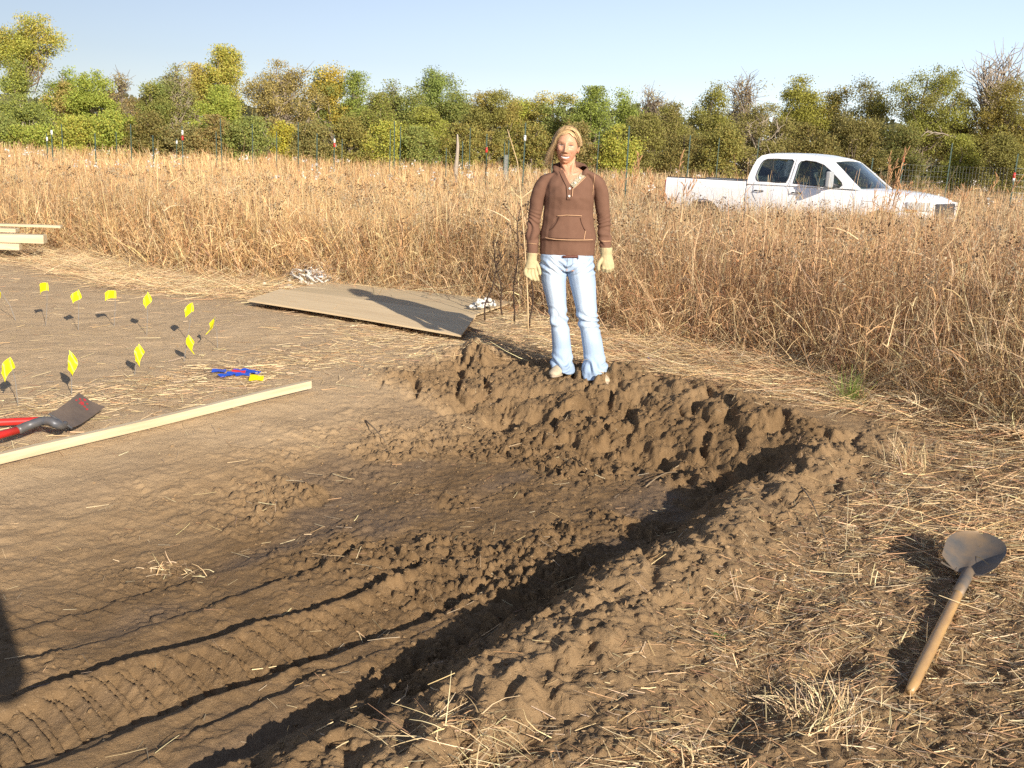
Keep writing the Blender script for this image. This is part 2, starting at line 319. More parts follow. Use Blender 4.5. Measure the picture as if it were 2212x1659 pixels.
def build_soil():
    nt = M_ground.node_tree; N = nt.nodes; L = nt.links; b = N['Principled BSDF']
    a = N.new('ShaderNodeAttribute'); a.attribute_name = 'col'; sp = N.new('ShaderNodeSeparateColor'); L.new(a.outputs['Color'], sp.inputs[0])
    tc = N.new('ShaderNodeTexCoord')
    def noise(scale, det=6, ro=0.65):
        n = N.new('ShaderNodeTexNoise'); n.inputs['Scale'].default_value = scale; n.inputs['Detail'].default_value = det; n.inputs['Roughness'].default_value = ro
        L.new(tc.outputs['Object'], n.inputs['Vector']); return n.outputs['Fac']
    def mix(f, c1, c2):
        m = N.new('ShaderNodeMix'); m.data_type = 'RGBA'
        if hasattr(f, 'is_linked') or hasattr(f, 'links'): L.new(f, m.inputs[0])
        for i, c in ((6, c1), (7, c2)):
            if isinstance(c, tuple): m.inputs[i].default_value = (*c, 1)
            else: L.new(c, m.inputs[i])
        return m.outputs[2]
    def ramp(f, lo, hi):
        r = N.new('ShaderNodeMapRange'); r.inputs[1].default_value = lo; r.inputs[2].default_value = hi; L.new(f, r.inputs[0]); return r.outputs[0]
    base = mix(ramp(noise(9), 0.35, 0.65), (0.295, 0.192, 0.100), (0.365, 0.245, 0.132))
    wetc = mix(ramp(noise(6), 0.35, 0.65), (0.130, 0.078, 0.035), (0.210, 0.130, 0.062))
    dryc = mix(ramp(noise(3.5), 0.35, 0.65), (0.44, 0.31, 0.178), (0.51, 0.365, 0.215))
    c = mix(sp.outputs[0], base, wetc); c = mix(sp.outputs[1], c, dryc)
    c = mix(sp.outputs[2], c, (0.14, 0.098, 0.066))
    c = mix(ramp(noise(160, 3), 0.60, 0.72), c, (0.34, 0.235, 0.135))
    L.new(c, b.inputs['Base Color'])
    rr = N.new('ShaderNodeMapRange'); rr.inputs[3].default_value = 0.92; rr.inputs[4].default_value = 0.58; L.new(sp.outputs[2], rr.inputs[0]); L.new(rr.outputs[0], b.inputs['Roughness'])
    b.inputs['Specular IOR Level'].default_value = 0.25
    nb = noise(70, 8, 0.75); bp = N.new('ShaderNodeBump'); bp.inputs['Strength'].default_value = 0.75; bp.inputs['Distance'].default_value = 0.012
    L.new(nb, bp.inputs['Height']); nb2 = noise(260, 5, 0.7); bp2 = N.new('ShaderNodeBump'); bp2.inputs['Strength'].default_value = 0.5; bp2.inputs['Distance'].default_value = 0.004
    L.new(nb2, bp2.inputs['Height']); L.new(bp.outputs[0], bp2.inputs['Normal']); L.new(bp2.outputs[0], b.inputs['Normal'])
build_soil()
ground = mesh_np('ground', gv, gf, M_ground, col=gcol, smooth=True); ground['kind'] = 'structure'
def hz(x, y): return float(h_full(np.array([x]), np.array([y]))[0])
# ------------------------------------------------------------------ straw and grass builders (many thin ribbons in one mesh)
def ribbons(name, P, D, Ln, Wd, bend, col, mat_, segs=2, kind='stuff', parent=None, label=None, cat=None, tipw=0.35, twist=None):
    """P (n,3) roots, D (n,3) unit directions, Ln lengths, Wd widths, bend (n,3) sideways drift of the tip, col (n,3)"""
    n = len(P); k = segs + 1; u = np.linspace(0, 1, k)
    C = P[:, None] + D[:, None] * (Ln[:, None] * u)[..., None] + bend[:, None] * (u ** 2)[None, :, None]
    side = rng.normal(size=(n, 3)); side -= D * (side * D).sum(1)[:, None]; side /= np.linalg.norm(side, axis=1)[:, None] + 1e-9
    w = Wd[:, None] * (1 - (1 - tipw) * u)[None]
    A = C - side[:, None] * w[..., None] / 2; B = C + side[:, None] * w[..., None] / 2
    V = np.stack([A, B], 2).reshape(-1, 3)
    base = (np.arange(n) * k * 2)[:, None] + (np.arange(segs) * 2)[None]; base = base.ravel()
    F = np.stack([base, base + 1, base + 3, base + 2], 1)
    c = np.repeat(col, k * 2, axis=0)
    o = mesh_np(name, V, F, mat_, parent=parent, col=c); tag(o, label, cat, kind=kind); return o
PAL = np.array([(0.50, 0.355, 0.19), (0.37, 0.225, 0.11), (0.60, 0.47, 0.275), (0.33, 0.26, 0.175), (0.27, 0.15, 0.085), (0.49, 0.305, 0.155)])
def pick(n, w, jit=0.16):
    w = np.array(w, float); w /= w.sum(); c = PAL[rng.choice(len(PAL), n, p=w)]
    return np.clip(1.08 * c * (1 + rng.normal(0, jit, (n, 1))) * (1 + rng.normal(0, 0.04, (n, 3))), 0.01, 0.9)
def dirs(az, tilt):
    return np.stack([np.sin(tilt) * np.cos(az), np.sin(tilt) * np.sin(az), np.cos(tilt)], 1)
def scatter(n, x0, x1, y0, y1, dens):
    x = rng.uniform(x0, x1, n); y = rng.uniform(y0, y1, n); keep = rng.random(n) < dens(x, y); return x[keep], y[keep]
def view_ok(x, y, m=0.9): return np.abs(x) < 0.53 * y + m + 1.0
def straw_lying(name, n, reg, dens, ln, wd, w=(3, 1.5, 3, 2, 0.5, 1), lift=0.012, up=0.10, **kw):
    x, y = scatter(n, *reg, dens); m = view_ok(x, y); x, y = x[m], y[m]; k = len(x); z = h_full(x, y)
    az = rng.uniform(0, 2 * np.pi, k); L = rng.uniform(ln[0], ln[1], k) * rng.uniform(0.5, 1.2, k)
    D = dirs(az, np.pi / 2 - np.abs(rng.normal(0, up, k)))
    # rest the far end on the ground as well
    xe, ye = x + D[:, 0] * L, y + D[:, 1] * L; dz = np.clip((h_full(xe, ye) - z), -0.05, 0.08)
    D[:, 2] = dz / L + np.abs(rng.normal(0, up * 0.6, k)); D /= np.linalg.norm(D, axis=1)[:, None]
    P = np.stack([x, y, z + rng.uniform(0.002, lift, k)], 1); b = rng.normal(0, 1, (k, 3)) * (L * 0.10)[:, None]; b[:, 2] = np.abs(b[:, 2]) * 0.3
    return ribbons(name, P, D, L, rng.uniform(wd[0], wd[1], k), b, pick(k, w, kw.get('jit', 0.2)), M_straw, 2, tipw=0.7)
PLY = [on_ground(*p, 0.02) for p in ((540, 648), (660, 612), (1100, 654), (1000, 720))]
def off_ply(x, y):
    ins = np.ones(np.shape(x), bool)
    for i in range(4):
        (ax, ay), (bx, by) = PLY[i], PLY[(i + 1) % 4]; ins &= ((bx - ax) * (y - ay) - (by - ay) * (x - ax)) < 0
    return np.where(ins, 0.015, 1.0)
def clumpy(x, y, f, a, b, seed): return sst(a, b, vnoise(x * f, y * f, seed) * 0.6 + vnoise(x * f * 3.1, y * f * 3.1, seed + 1) * 0.4)
# right foreground stubble litter
def d_right(x, y):
    s, t = st(x, y); return sst(-1.36, -0.85, t) * (0.35 + 0.65 * clumpy(x, y, 1.3, 0.3, 0.6, 100)) * sst(0.45, -0.3, y - y_edge(x))
straw_lying('straw_litter', 190000, (-0.6, 4.6, 1.5, 7.0), d_right, (0.015, 0.085), (0.0012, 0.0028), w=(2.4, 2, 2, 3.5, 1.6, 1.5), up=0.16)
def d_long(x, y):
    s, t = st(x, y); return sst(-1.45, -0.5, t) * clumpy(x, y, 1.7, 0.4, 0.65, 103) * sst(0.3, -0.3, y - y_edge(x))
straw_lying('long_straw', 2000, (-0.6, 4.6, 1.5, 7.0), d_long, (0.08, 0.26), (0.0025, 0.0045), w=(3, 1, 3, 2.5, 0.4, 0.9), lift=0.03, up=0.16)
# thin litter on the dry soil to the left, denser beside the long board and by the plywood
def d_left(x, y):
    s, t = st(x, y); k = sst(0.4, -0.6, y - y_edge(x)) * sst(-4.1, -4.35, t)
    strip = np.exp(-((t + 4.85) / 0.38) ** 2) * sst(1.0, 2.5, s) + sst(5.2, 5.9, s) * sst(-6.3, -4.9, t) * 0.9 + sst(-1.1, 0.0, y - y_edge(x) ) * 0.9
    return np.clip(k * (0.03 + strip * (0.35 + 0.65 * clumpy(x, y, 1.6, 0.3, 0.6, 110))), 0, 1) * off_ply(x, y)
straw_lying('scattered_straw', 120000, (-7.5, 1.5, 3.5, 12.0), d_left, (0.03, 0.16), (0.0016, 0.0038), w=(3, 1, 5, 1.6, 0.3, 0.8))
# a few bits inside the pit
def d_pit(x, y):
    s, t = st(x, y); return sst(-4.4, -4.2, t) * sst(-1.2, -1.5, t) * (0.35 + 0.65 * clumpy(x, y, 2.2, 0.5, 0.75, 120))
straw_lying('soil_roots', 3800, (-3.2, 2.2, 1.4, 7.4), d_pit, (0.02, 0.11), (0.0012, 0.003), w=(2, 1, 2, 4, 1, 0.5), lift=0.008)
# straw mat pressed flat along the foot of the tall grass and behind the pit
def d_mat(x, y):
    s, t = st(x, y); e = y - y_edge(x)
    far = sst(5.85, 6.05, s + 0.12 * fbm(x, y, 2.5, 3, seed=130)) * sst(-4.6, -3.6, t)
    side = sst(-0.95, -0.25, t + 0.3 * fbm(x, y, 1.2, 3, seed=131)) * sst(3.4, 4.4, s)
    return np.clip(np.maximum(far, side), 0, 1) * sst(1.2, 0.2, e) * off_ply(x, y)
def mat_straw(name, n, reg, dens, ln, seed, hmax, w):
    x, y = scatter(n, *reg, dens); m = view_ok(x, y); x, y = x[m], y[m]; k = len(x)
    z = h_full(x, y); th = (0.5 + 0.5 * fbm(x, y, 1.3, 3, seed=seed)) * hmax
    az = 0.25 + 1.3 * fbm(x, y, 0.7, 3, seed=seed + 3) + rng.normal(0, 0.65, k)
    az = np.where(rng.random(k) < 0.5, az, az + np.pi)
    D = dirs(az, np.pi / 2 - rng.normal(0.04, 0.16, k)); L = rng.uniform(*ln, k)
    P = np.stack([x, y, z + rng.random(k) * th + 0.005], 1); b = rng.normal(0, 1, (k, 3)) * (L * 0.15)[:, None]
    return ribbons(name, P, D, L, rng.uniform(0.0020, 0.0044, k), b, pick(k, w, 0.25), M_straw, 3)
mat_straw('trampled_straw', 125000, (-3.2, 6.0, 3.6, 12.0), d_mat, (0.06, 0.30), 140, 0.10, (4, 3, 3, 2.2, 1.6, 2.4))
def d_lmat(x, y):
    e = y - y_edge(x); s, t = st(x, y); return sst(-1.5, -0.3, e + 0.5 * fbm(x, y, 0.7, 3, seed=150)) * sst(0.9, 0.1, e) * sst(-0.3, -1.5, x) * off_ply(x, y)
mat_straw('flattened_grass', 52000, (-8.5, 0.0, 8.4, 13.2), d_lmat, (0.12, 0.5), 152, 0.12, (4, 2, 5, 1.2, 0.6, 2))
# cut stubble standing in the right foreground
def stubble(n):
    x, y = scatter(n, -0.4, 4.2, 1.6, 5.6, lambda x, y: sst(-1.2, -0.6, st(x, y)[1]) * clumpy(x, y, 2.4, 0.5, 0.7, 160) * sst(0.2, -0.5, y - y_edge(x)))
    k = len(x); z = h_full(x, y); D = dirs(rng.uniform(0, 6.3, k), np.abs(rng.normal(0.2, 0.2, k)))
    L = rng.uniform(0.03, 0.13, k); ribbons('stubble', np.stack([x, y, z - 0.005], 1), D, L, rng.uniform(0.0022, 0.004, k), rng.normal(0, 0.008, (k, 3)), pick(k, (2, 1, 5, 1, .3, 1)), M_straw, 2, tipw=0.8)
stubble(2600)
# ---- the tall dry grass of the field
def tallgrass(name, n, reg, dens, hmin, hmax, wid, leaves, seed, w=(3, 2.2, 3, 1.3, 0.9, 2.4), ymax=None):
    x = rng.uniform(reg[0], reg[1], n); u = rng.random(n)
    y = reg[2] * (reg[3] / reg[2]) ** u if reg[2] > 0 else rng.uniform(reg[2], reg[3], n)      # denser near, thinner far
    if reg[3] > 14: x = x * y / reg[3]
    e = y - y_edge(x); keep = (rng.random(n) < dens(x, y) * sst(-0.05, 0.6, e) * off_ply(x, y)) & view_ok(x, y, 1.5); x, y, e = x[keep], y[keep], e[keep]; k = len(x)
    z = h_big(x, y); edge = sst(0.0, 1.5, e)
    hh = rng.uniform(hmin, hmax, k) * (0.80 + 0.45 * vnoise(x * 0.5, y * 0.5, seed)) * (0.50 + 0.50 * edge)
    tilt = np.abs(rng.normal(0, 0.10, k)) + (1 - edge) * np.abs(rng.normal(0.45, 0.35, k)); az = rng.uniform(0, 2 * np.pi, k)
    lodg = vnoise(x * 0.9, y * 0.9, seed + 4); tilt += 0.5 * sst(0.62, 0.85, lodg); az = np.where(lodg > 0.6, 2.3 + 3 * vnoise(x * 0.3, y * 0.3, seed + 5) + rng.normal(0, 0.4, k), az)
    D = dirs(az, np.clip(tilt, 0, 1.35)); bend = rng.normal(0, 1, (k, 3)) * (hh * 0.10)[:, None]; bend[:, 2] = -np.abs(bend[:, 2])
    P = np.stack([x, y, z], 1); ws = np.full(k, wid) * rng.uniform(0.7, 1.3, k) * (1 if reg[3] < 14 else np.maximum(1, y / 22))
    tone = (0.82 + 0.36 * vnoise(x * 0.35, y * 0.35, seed + 8))[:, None]
    redden = sst(0.45, 0.8, vnoise(x * 0.22 + 3, y * 0.22, seed + 9))[:, None] * np.where(x > 1, 1, 0.4)[:, None]
    gold = sst(1.0, -2.5, x)[:, None]
    c = pick(k, w) * tone; c = c * (1 - redden * np.array([[0.08, 0.16, 0.18]])) * (1 + gold * np.array([[0.14, 0.10, 0.0]]))
    VV = [P]; DD = [D]; LL = [hh]; WW = [ws]; BB = [bend]; CC = [c]
    for q in range(leaves):
        f = rng.uniform(0.05, 0.85, k); root = P + D * (hh * f)[:, None] + bend * (f ** 2)[:, None]
        DD.append(dirs(rng.uniform(0, 6.3, k), rng.uniform(0.2, 1.15, k))); ll = rng.uniform(0.10, 0.34, k) * (0.6 + 0.5 * hh); LL.append(ll)
        b = rng.normal(0, 0.05, (k, 3)); b[:, 2] = -ll * rng.uniform(0.1, 0.8, k); BB.append(b); VV.append(root); WW.append(ws * rng.uniform(0.9, 1.7, k)); CC.append(c * rng.uniform(0.75, 1.2, (k, 1)))
    ribbons(name, np.concatenate(VV), np.concatenate(DD), np.concatenate(LL), np.concatenate(WW), np.concatenate(BB), np.concatenate(CC), M_grass, 3)
tallgrass('tall_grass', 62000, (-9.5, 8.5, 4.2, 13.5), lambda x, y: np.ones_like(x), 0.64, 1.06, 0.0042, 4, 200, w=(3.4, 2, 4, 1.3, 0.9, 2.2))
tallgrass('field_grass', 60000, (-15.5, 15.5, 11.0, 24.0), lambda x, y: np.ones_like(x), 0.66, 0.98, 0.0075, 2, 220)
tallgrass('far_grass', 52000, (-44, 44, 22.0, 74.0), lambda x, y: np.ones_like(x), 0.72, 1.05, 0.011, 1, 240)
tallgrass('tall_stems', 7500, (-12, 12, 5.0, 22.0), lambda x, y: clumpy(x, y, 0.5, 0.3, 0.65, 260), 0.9, 1.42, 0.0056, 1, 262, w=(3, 1, 6, .4, .2, 2))
def low_fill(n):     # curled leaf litter at the feet of the stems
    x = rng.uniform(-9, 8, n); y = rng.uniform(4.4, 13.5, n); e = y - y_edge(x); k0 = (rng.random(n) < sst(-0.4, 0.1, e) * sst(2.6, 1.2, e)) & view_ok(x, y); x, y = x[k0], y[k0]; k = len(x)
    z = h_big(x, y) + rng.random(k) ** 1.6 * 0.30 * sst(-0.3, 0.9, y - y_edge(x)); D = dirs(rng.uniform(0, 6.3, k), np.clip(rng.normal(1.2, 0.4, k), 0.2, 1.9)); L = rng.uniform(0.08, 0.34, k)
    b = rng.normal(0, 1, (k, 3)) * (L * 0.3)[:, None]
    ribbons('grass_litter', np.stack([x, y, z], 1), D, L, rng.uniform(0.003, 0.006, k), b, pick(k, (3, 2, 3, 2, 1.4, 1.5), 0.25), M_grass, 3)
low_fill(75000)
def quads(P, size, col, flat=0.0):
    """small randomly turned quads: seed heads, leaves"""
    n = len(P); a = rng.normal(size=(n, 3)); a[:, 2] *= (1 - flat); a /= np.linalg.norm(a, axis=1)[:, None]
    b = rng.normal(size=(n, 3)); b -= a * (a * b).sum(1)[:, None]; b /= np.linalg.norm(b, axis=1)[:, None]
    s = np.asarray(size)[:, None] * 0.5; e = rng.uniform(0.5, 0.9, (n, 1))
    V = np.stack([P - a * s, P - b * s * e, P + a * s, P + b * s * e], 1).reshape(-1, 3); F = np.arange(4 * n).reshape(-1, 4)
    return V, F, np.repeat(col, 4, axis=0)
def seedheads(n):
    x = rng.uniform(-14, 14, n); y = 6 * (26 / 6) ** rng.random(n); x = x * np.maximum(y, 9) / 26; e = y - y_edge(x); m = (e > 0.4) & view_ok(x, y, 1.5); x, y = x[m], y[m]; k = len(x)
    z = h_big(x, y); hh = rng.uniform(0.6, 1.03, k); top = np.stack([x + rng.normal(0, .05, k), y + rng.normal(0, .05, k), z + hh], 1)
    m_ = 16; P = np.repeat(top, m_, 0) + rng.normal(0, 1, (k * m_, 3)) * np.array([0.035, 0.035, 0.028])
    c = np.where(rng.random((k, 1)) < 0.6, np.array([[0.40, 0.32, 0.21]]), np.array([[0.12, 0.075, 0.045]])); c = np.repeat(c, m_, 0) * rng.uniform(0.6, 1.3, (k * m_, 1))
    V, F, C = quads(P, rng.uniform(0.010, 0.028, k * m_) * np.repeat(np.maximum(1, y / 14), m_), c)
    o = mesh_np('seed_heads', V, F, M_grass, col=C); o['kind'] = 'stuff'
    ribbons('seed_stems', np.stack([x, y, z], 1), (top - np.stack([x, y, z], 1)) / hh[:, None], hh, np.full(k, 0.005), np.zeros((k, 3)), np.tile([[0.22, 0.14, 0.08]], (k, 1)) * rng.uniform(0.6, 1.4, (k, 1)), M_grass, 2)
seedheads(3200)
def fluff(n):       # pale thistle and milkweed down caught in the far grass
    u = rng.uniform(0, 2212, n); y = rng.uniform(20, 34, n); x = (u - CXP) / FPX * y; z = h_big(x, y) + rng.uniform(0.95, 1.25, n); m_ = 10
    P = np.repeat(np.stack([x, y, z], 1), m_, 0) + rng.normal(0, 0.045, (n * m_, 3)); V, F, C = quads(P, rng.uniform(0.03, 0.07, n * m_), np.tile([[0.62, 0.58, 0.52]], (n * m_, 1)))
    o = mesh_np('seed_down', V, F, M_grass, col=C); o['kind'] = 'stuff'
fluff(90)
# ------------------------------------------------------------------ crumbs of soil lying loose
def crumbs(n):
    x, y = scatter(n, -3.0, 3.0, 1.5, 7.6, lambda x, y: np.clip(h_full(x, y, True)[1] * 1.3 + 0.04, 0, 1)); m = view_ok(x, y, 0.3); x, y = x[m], y[m]; k = len(x); z = h_full(x, y)
    t = (1 + 5 ** 0.5) / 2; iv = np.array([(-1, t, 0), (1, t, 0), (-1, -t, 0), (1, -t, 0), (0, -1, t), (0, 1, t), (0, -1, -t), (0, 1, -t), (t, 0, -1), (t, 0, 1), (-t, 0, -1), (-t, 0, 1)]) / 1.9
    fa = np.array([(0, 11, 5), (0, 5, 1), (0, 1, 7), (0, 7, 10), (0, 10, 11), (1, 5, 9), (5, 11, 4), (11, 10, 2), (10, 7, 6), (7, 1, 8), (3, 9, 4), (3, 4, 2), (3, 2, 6), (3, 6, 8), (3, 8, 9), (4, 9, 5), (2, 4, 11), (6, 2, 10), (8, 6, 7), (9, 8, 1)])
    r = 0.0022 + 0.009 * rng.random(k) ** 6; sc_ = rng.uniform(0.5, 1.4, (k, 1, 3)) * np.array([1, 1, 0.65]); V = iv[None] * sc_ * r[:, None, None] * rng.uniform(0.45, 1.35, (k, 12, 1)) + np.stack([x, y, z + r * 0.12], 1)[:, None]
    F = (fa[None] + (np.arange(k) * 12)[:, None, None]).reshape(-1, 3); s, t_ = st(x, y); wt = 0.7 * sst(-3.8, -2.9, t_) * sst(-1.2, -1.6, t_)
    o = mesh_np('soil_crumbs', V.reshape(-1, 3), F, M_ground, col=np.repeat(np.stack([wt, 0 * wt, 0 * wt], 1), 12, 0)); o['kind'] = 'stuff'
crumbs(60000)
# ------------------------------------------------------------------ trees
def tree(name, label, u, vtop, w, dist, col, kind='leafy', group='trees at the far side of the field', base=0.25, n=4200, leaf=0.20, lean=0.0, cat='tree', bark=None, tint2=None, topw=0.7, gaps=0.5, zg=None, seed=None):
    r = np.random.default_rng(seed if seed is not None else int(abs(u * 7 + vtop * 3 + 11)))
    top = at_dist(u, vtop, dist); zg_ = float(far_level(0, dist)) if zg is None else zg; x0 = top[0] - lean; Ht = top[2] - zg_; Rw = w * dist / FPX / 2
    root = empty(name, (x0, dist, zg_)); tag(root, label, cat, group)
    zb = base * Ht; nc = max(16, int(46 + 9 * Rw * (Ht - zb) / 4)); cl = []
    while len(cl) < nc:
        q = r.normal(size=3); q /= np.linalg.norm(q); rad = r.random() ** 0.42; zz = q[2] * rad
        hw = 1.0 if zz < 0 else 1 - (1 - topw) * zz
        p = np.array([q[0] * rad * Rw * hw, q[1] * rad * Rw * 0.9 * hw, zb + (Ht - zb) * (0.5 + 0.5 * zz)])
        if _h(np.array([math.floor(p[0] / 1.1)]), np.array([math.floor(p[2] / 1.1)]), int(abs(u))) [0] < gaps * 0.5: 
            if r.random() < 0.8: continue
        p[0] += lean * (p[2] / Ht) ** 1.3; cl.append(p)
    cl = np.array(cl); clr = r.uniform(0.22, 0.66, nc) * (0.6 + 0.09 * Ht)
    # trunk and limbs
    mb = MB(); tr = 0.018 * Ht + 0.05; nb = 6; path = []
    for i in range(nb + 1):
        f = i / nb; path.append((lean * f ** 1.3 + r.normal(0, 0.02 * Ht) * f, r.normal(0, 0.02 * Ht) * f, Ht * 0.86 * f))
    mb.tube(path, [tr * (1 - 0.82 * i / nb) + (0.35 * tr if i == 0 else 0) for i in range(nb + 1)], 7, cap=False)
    path = np.array(path)
    def trunk_at(z):
        z = np.clip(z, 0, Ht * 0.86); return np.array([np.interp(z, path[:, 2], path[:, 0]), np.interp(z, path[:, 2], path[:, 1]), z])
    order = r.permutation(nc)[: (nc if kind != 'leafy' else min(nc, 26))]
    for i in order:
        c = cl[i]; s_ = trunk_at(max(0.12 * Ht, c[2] - r.uniform(0.25, 0.6) * (0.4 * Ht + np.hypot(c[0], c[1])))); mid = (s_ + c) / 2 + np.array([0, 0, -0.06 * Ht]) + r.normal(0, 0.03 * Ht, 3)
        r0 = tr * r.uniform(0.22, 0.42); mb.tube([s_, (s_ + mid) / 2 + r.normal(0, .05, 3), mid, (mid + c) / 2 + r.normal(0, .08, 3), c], [r0, r0 * .8, r0 * 0.6, r0 * .4, 0.012], 5, cap=False)
        if kind in ('sparse', 'bare'):
            for _ in range(7 if kind == 'bare' else 4):
                d = r.normal(size=3); d[2] = abs(d[2]) + 0.4; d /= np.linalg.norm(d); a = mid + (c - mid) * r.random(); L = r.uniform(0.5, 1.3) * (0.5 + 0.06 * Ht)
                e1_ = a + d * L * 0.5 + r.normal(0, .06, 3); mb.tube([a, e1_, a + d * L + r.normal(0, .15, 3)], [0.03, 0.02, 0.008], 3, cap=False)
    trunk = mb.build('trunk', bark or M_bark, root, smooth=True)
    # crown of leaf-sized faces
    if kind == 'bare': n = int(n * 0.06)
    if kind == 'sparse': n = int(n * 0.42)
    wgt = clr ** 2 / (clr ** 2).sum(); idx = r.choice(nc, n, p=wgt)
    off = r.normal(0, 1, (n, 3)); off /= np.linalg.norm(off, axis=1)[:, None] + 1e-9; off *= (r.random((n, 1)) ** 0.6) * np.where(r.random((n, 1)) < 0.2, 1.35, 1.0); P = cl[idx] + off * clr[idx][:, None] * np.array([1.15, 1.15, 0.85])
    P = P[(P[:, 2] < Ht * 1.02) & (P[:, 2] > 0.1)]; idx = idx[:len(P)]; n = len(P)
    cc = np.array([col] * nc) * r.uniform(0.78, 1.22, (nc, 1)) 
    t2 = np.array(tint2 if tint2 is not None else (col[0] * 1.25, col[1] * 0.95, col[2] * 0.9)); m2 = r.random((nc, 1)) < 0.4; cc = np.where(m2, t2 * r.uniform(0.75, 1.2, (nc, 1)), cc)
    C = cc[r.permutation(nc)][idx] * r.uniform(0.8, 1.2, (n, 1))
    a = r.normal(size=(n, 3)); a /= np.linalg.norm(a, axis=1)[:, None]; b = r.normal(size=(n, 3)); b -= a * (a * b).sum(1)[:, None]; b /= np.linalg.norm(b, axis=1)[:, None]
    s = (leaf * dist / 75 * r.uniform(0.6, 1.3, n))[:, None] * 0.5; V = np.stack([P - a * s, P - b * s * .7, P + a * s, P + b * s * .7], 1).reshape(-1, 3)
    mesh_np('crown', V, np.arange(4 * n).reshape(-1, 4), M_leaf, parent=root, col=np.repeat(np.clip((0.30 * np.array([[0.23, 0.215, 0.11]]) + 0.72 * C) * np.array([[1.75, 1.75, 1.25]]), 0, 1), 4, axis=0))  # haze put into the leaf colours: all blended towards one pale tone
    return root
LG = (0.175, 0.225, 0.040); MG = (0.115, 0.150, 0.048); DG = (0.055, 0.078, 0.026); YG = (0.225, 0.24, 0.045); YE = (0.34, 0.275, 0.075); OR = (0.29, 0.215, 0.095)
OL = (0.135, 0.125, 0.038); BR = (0.150, 0.115, 0.060); GY = (0.20, 0.165, 0.12); DO = (0.085, 0.072, 0.026)
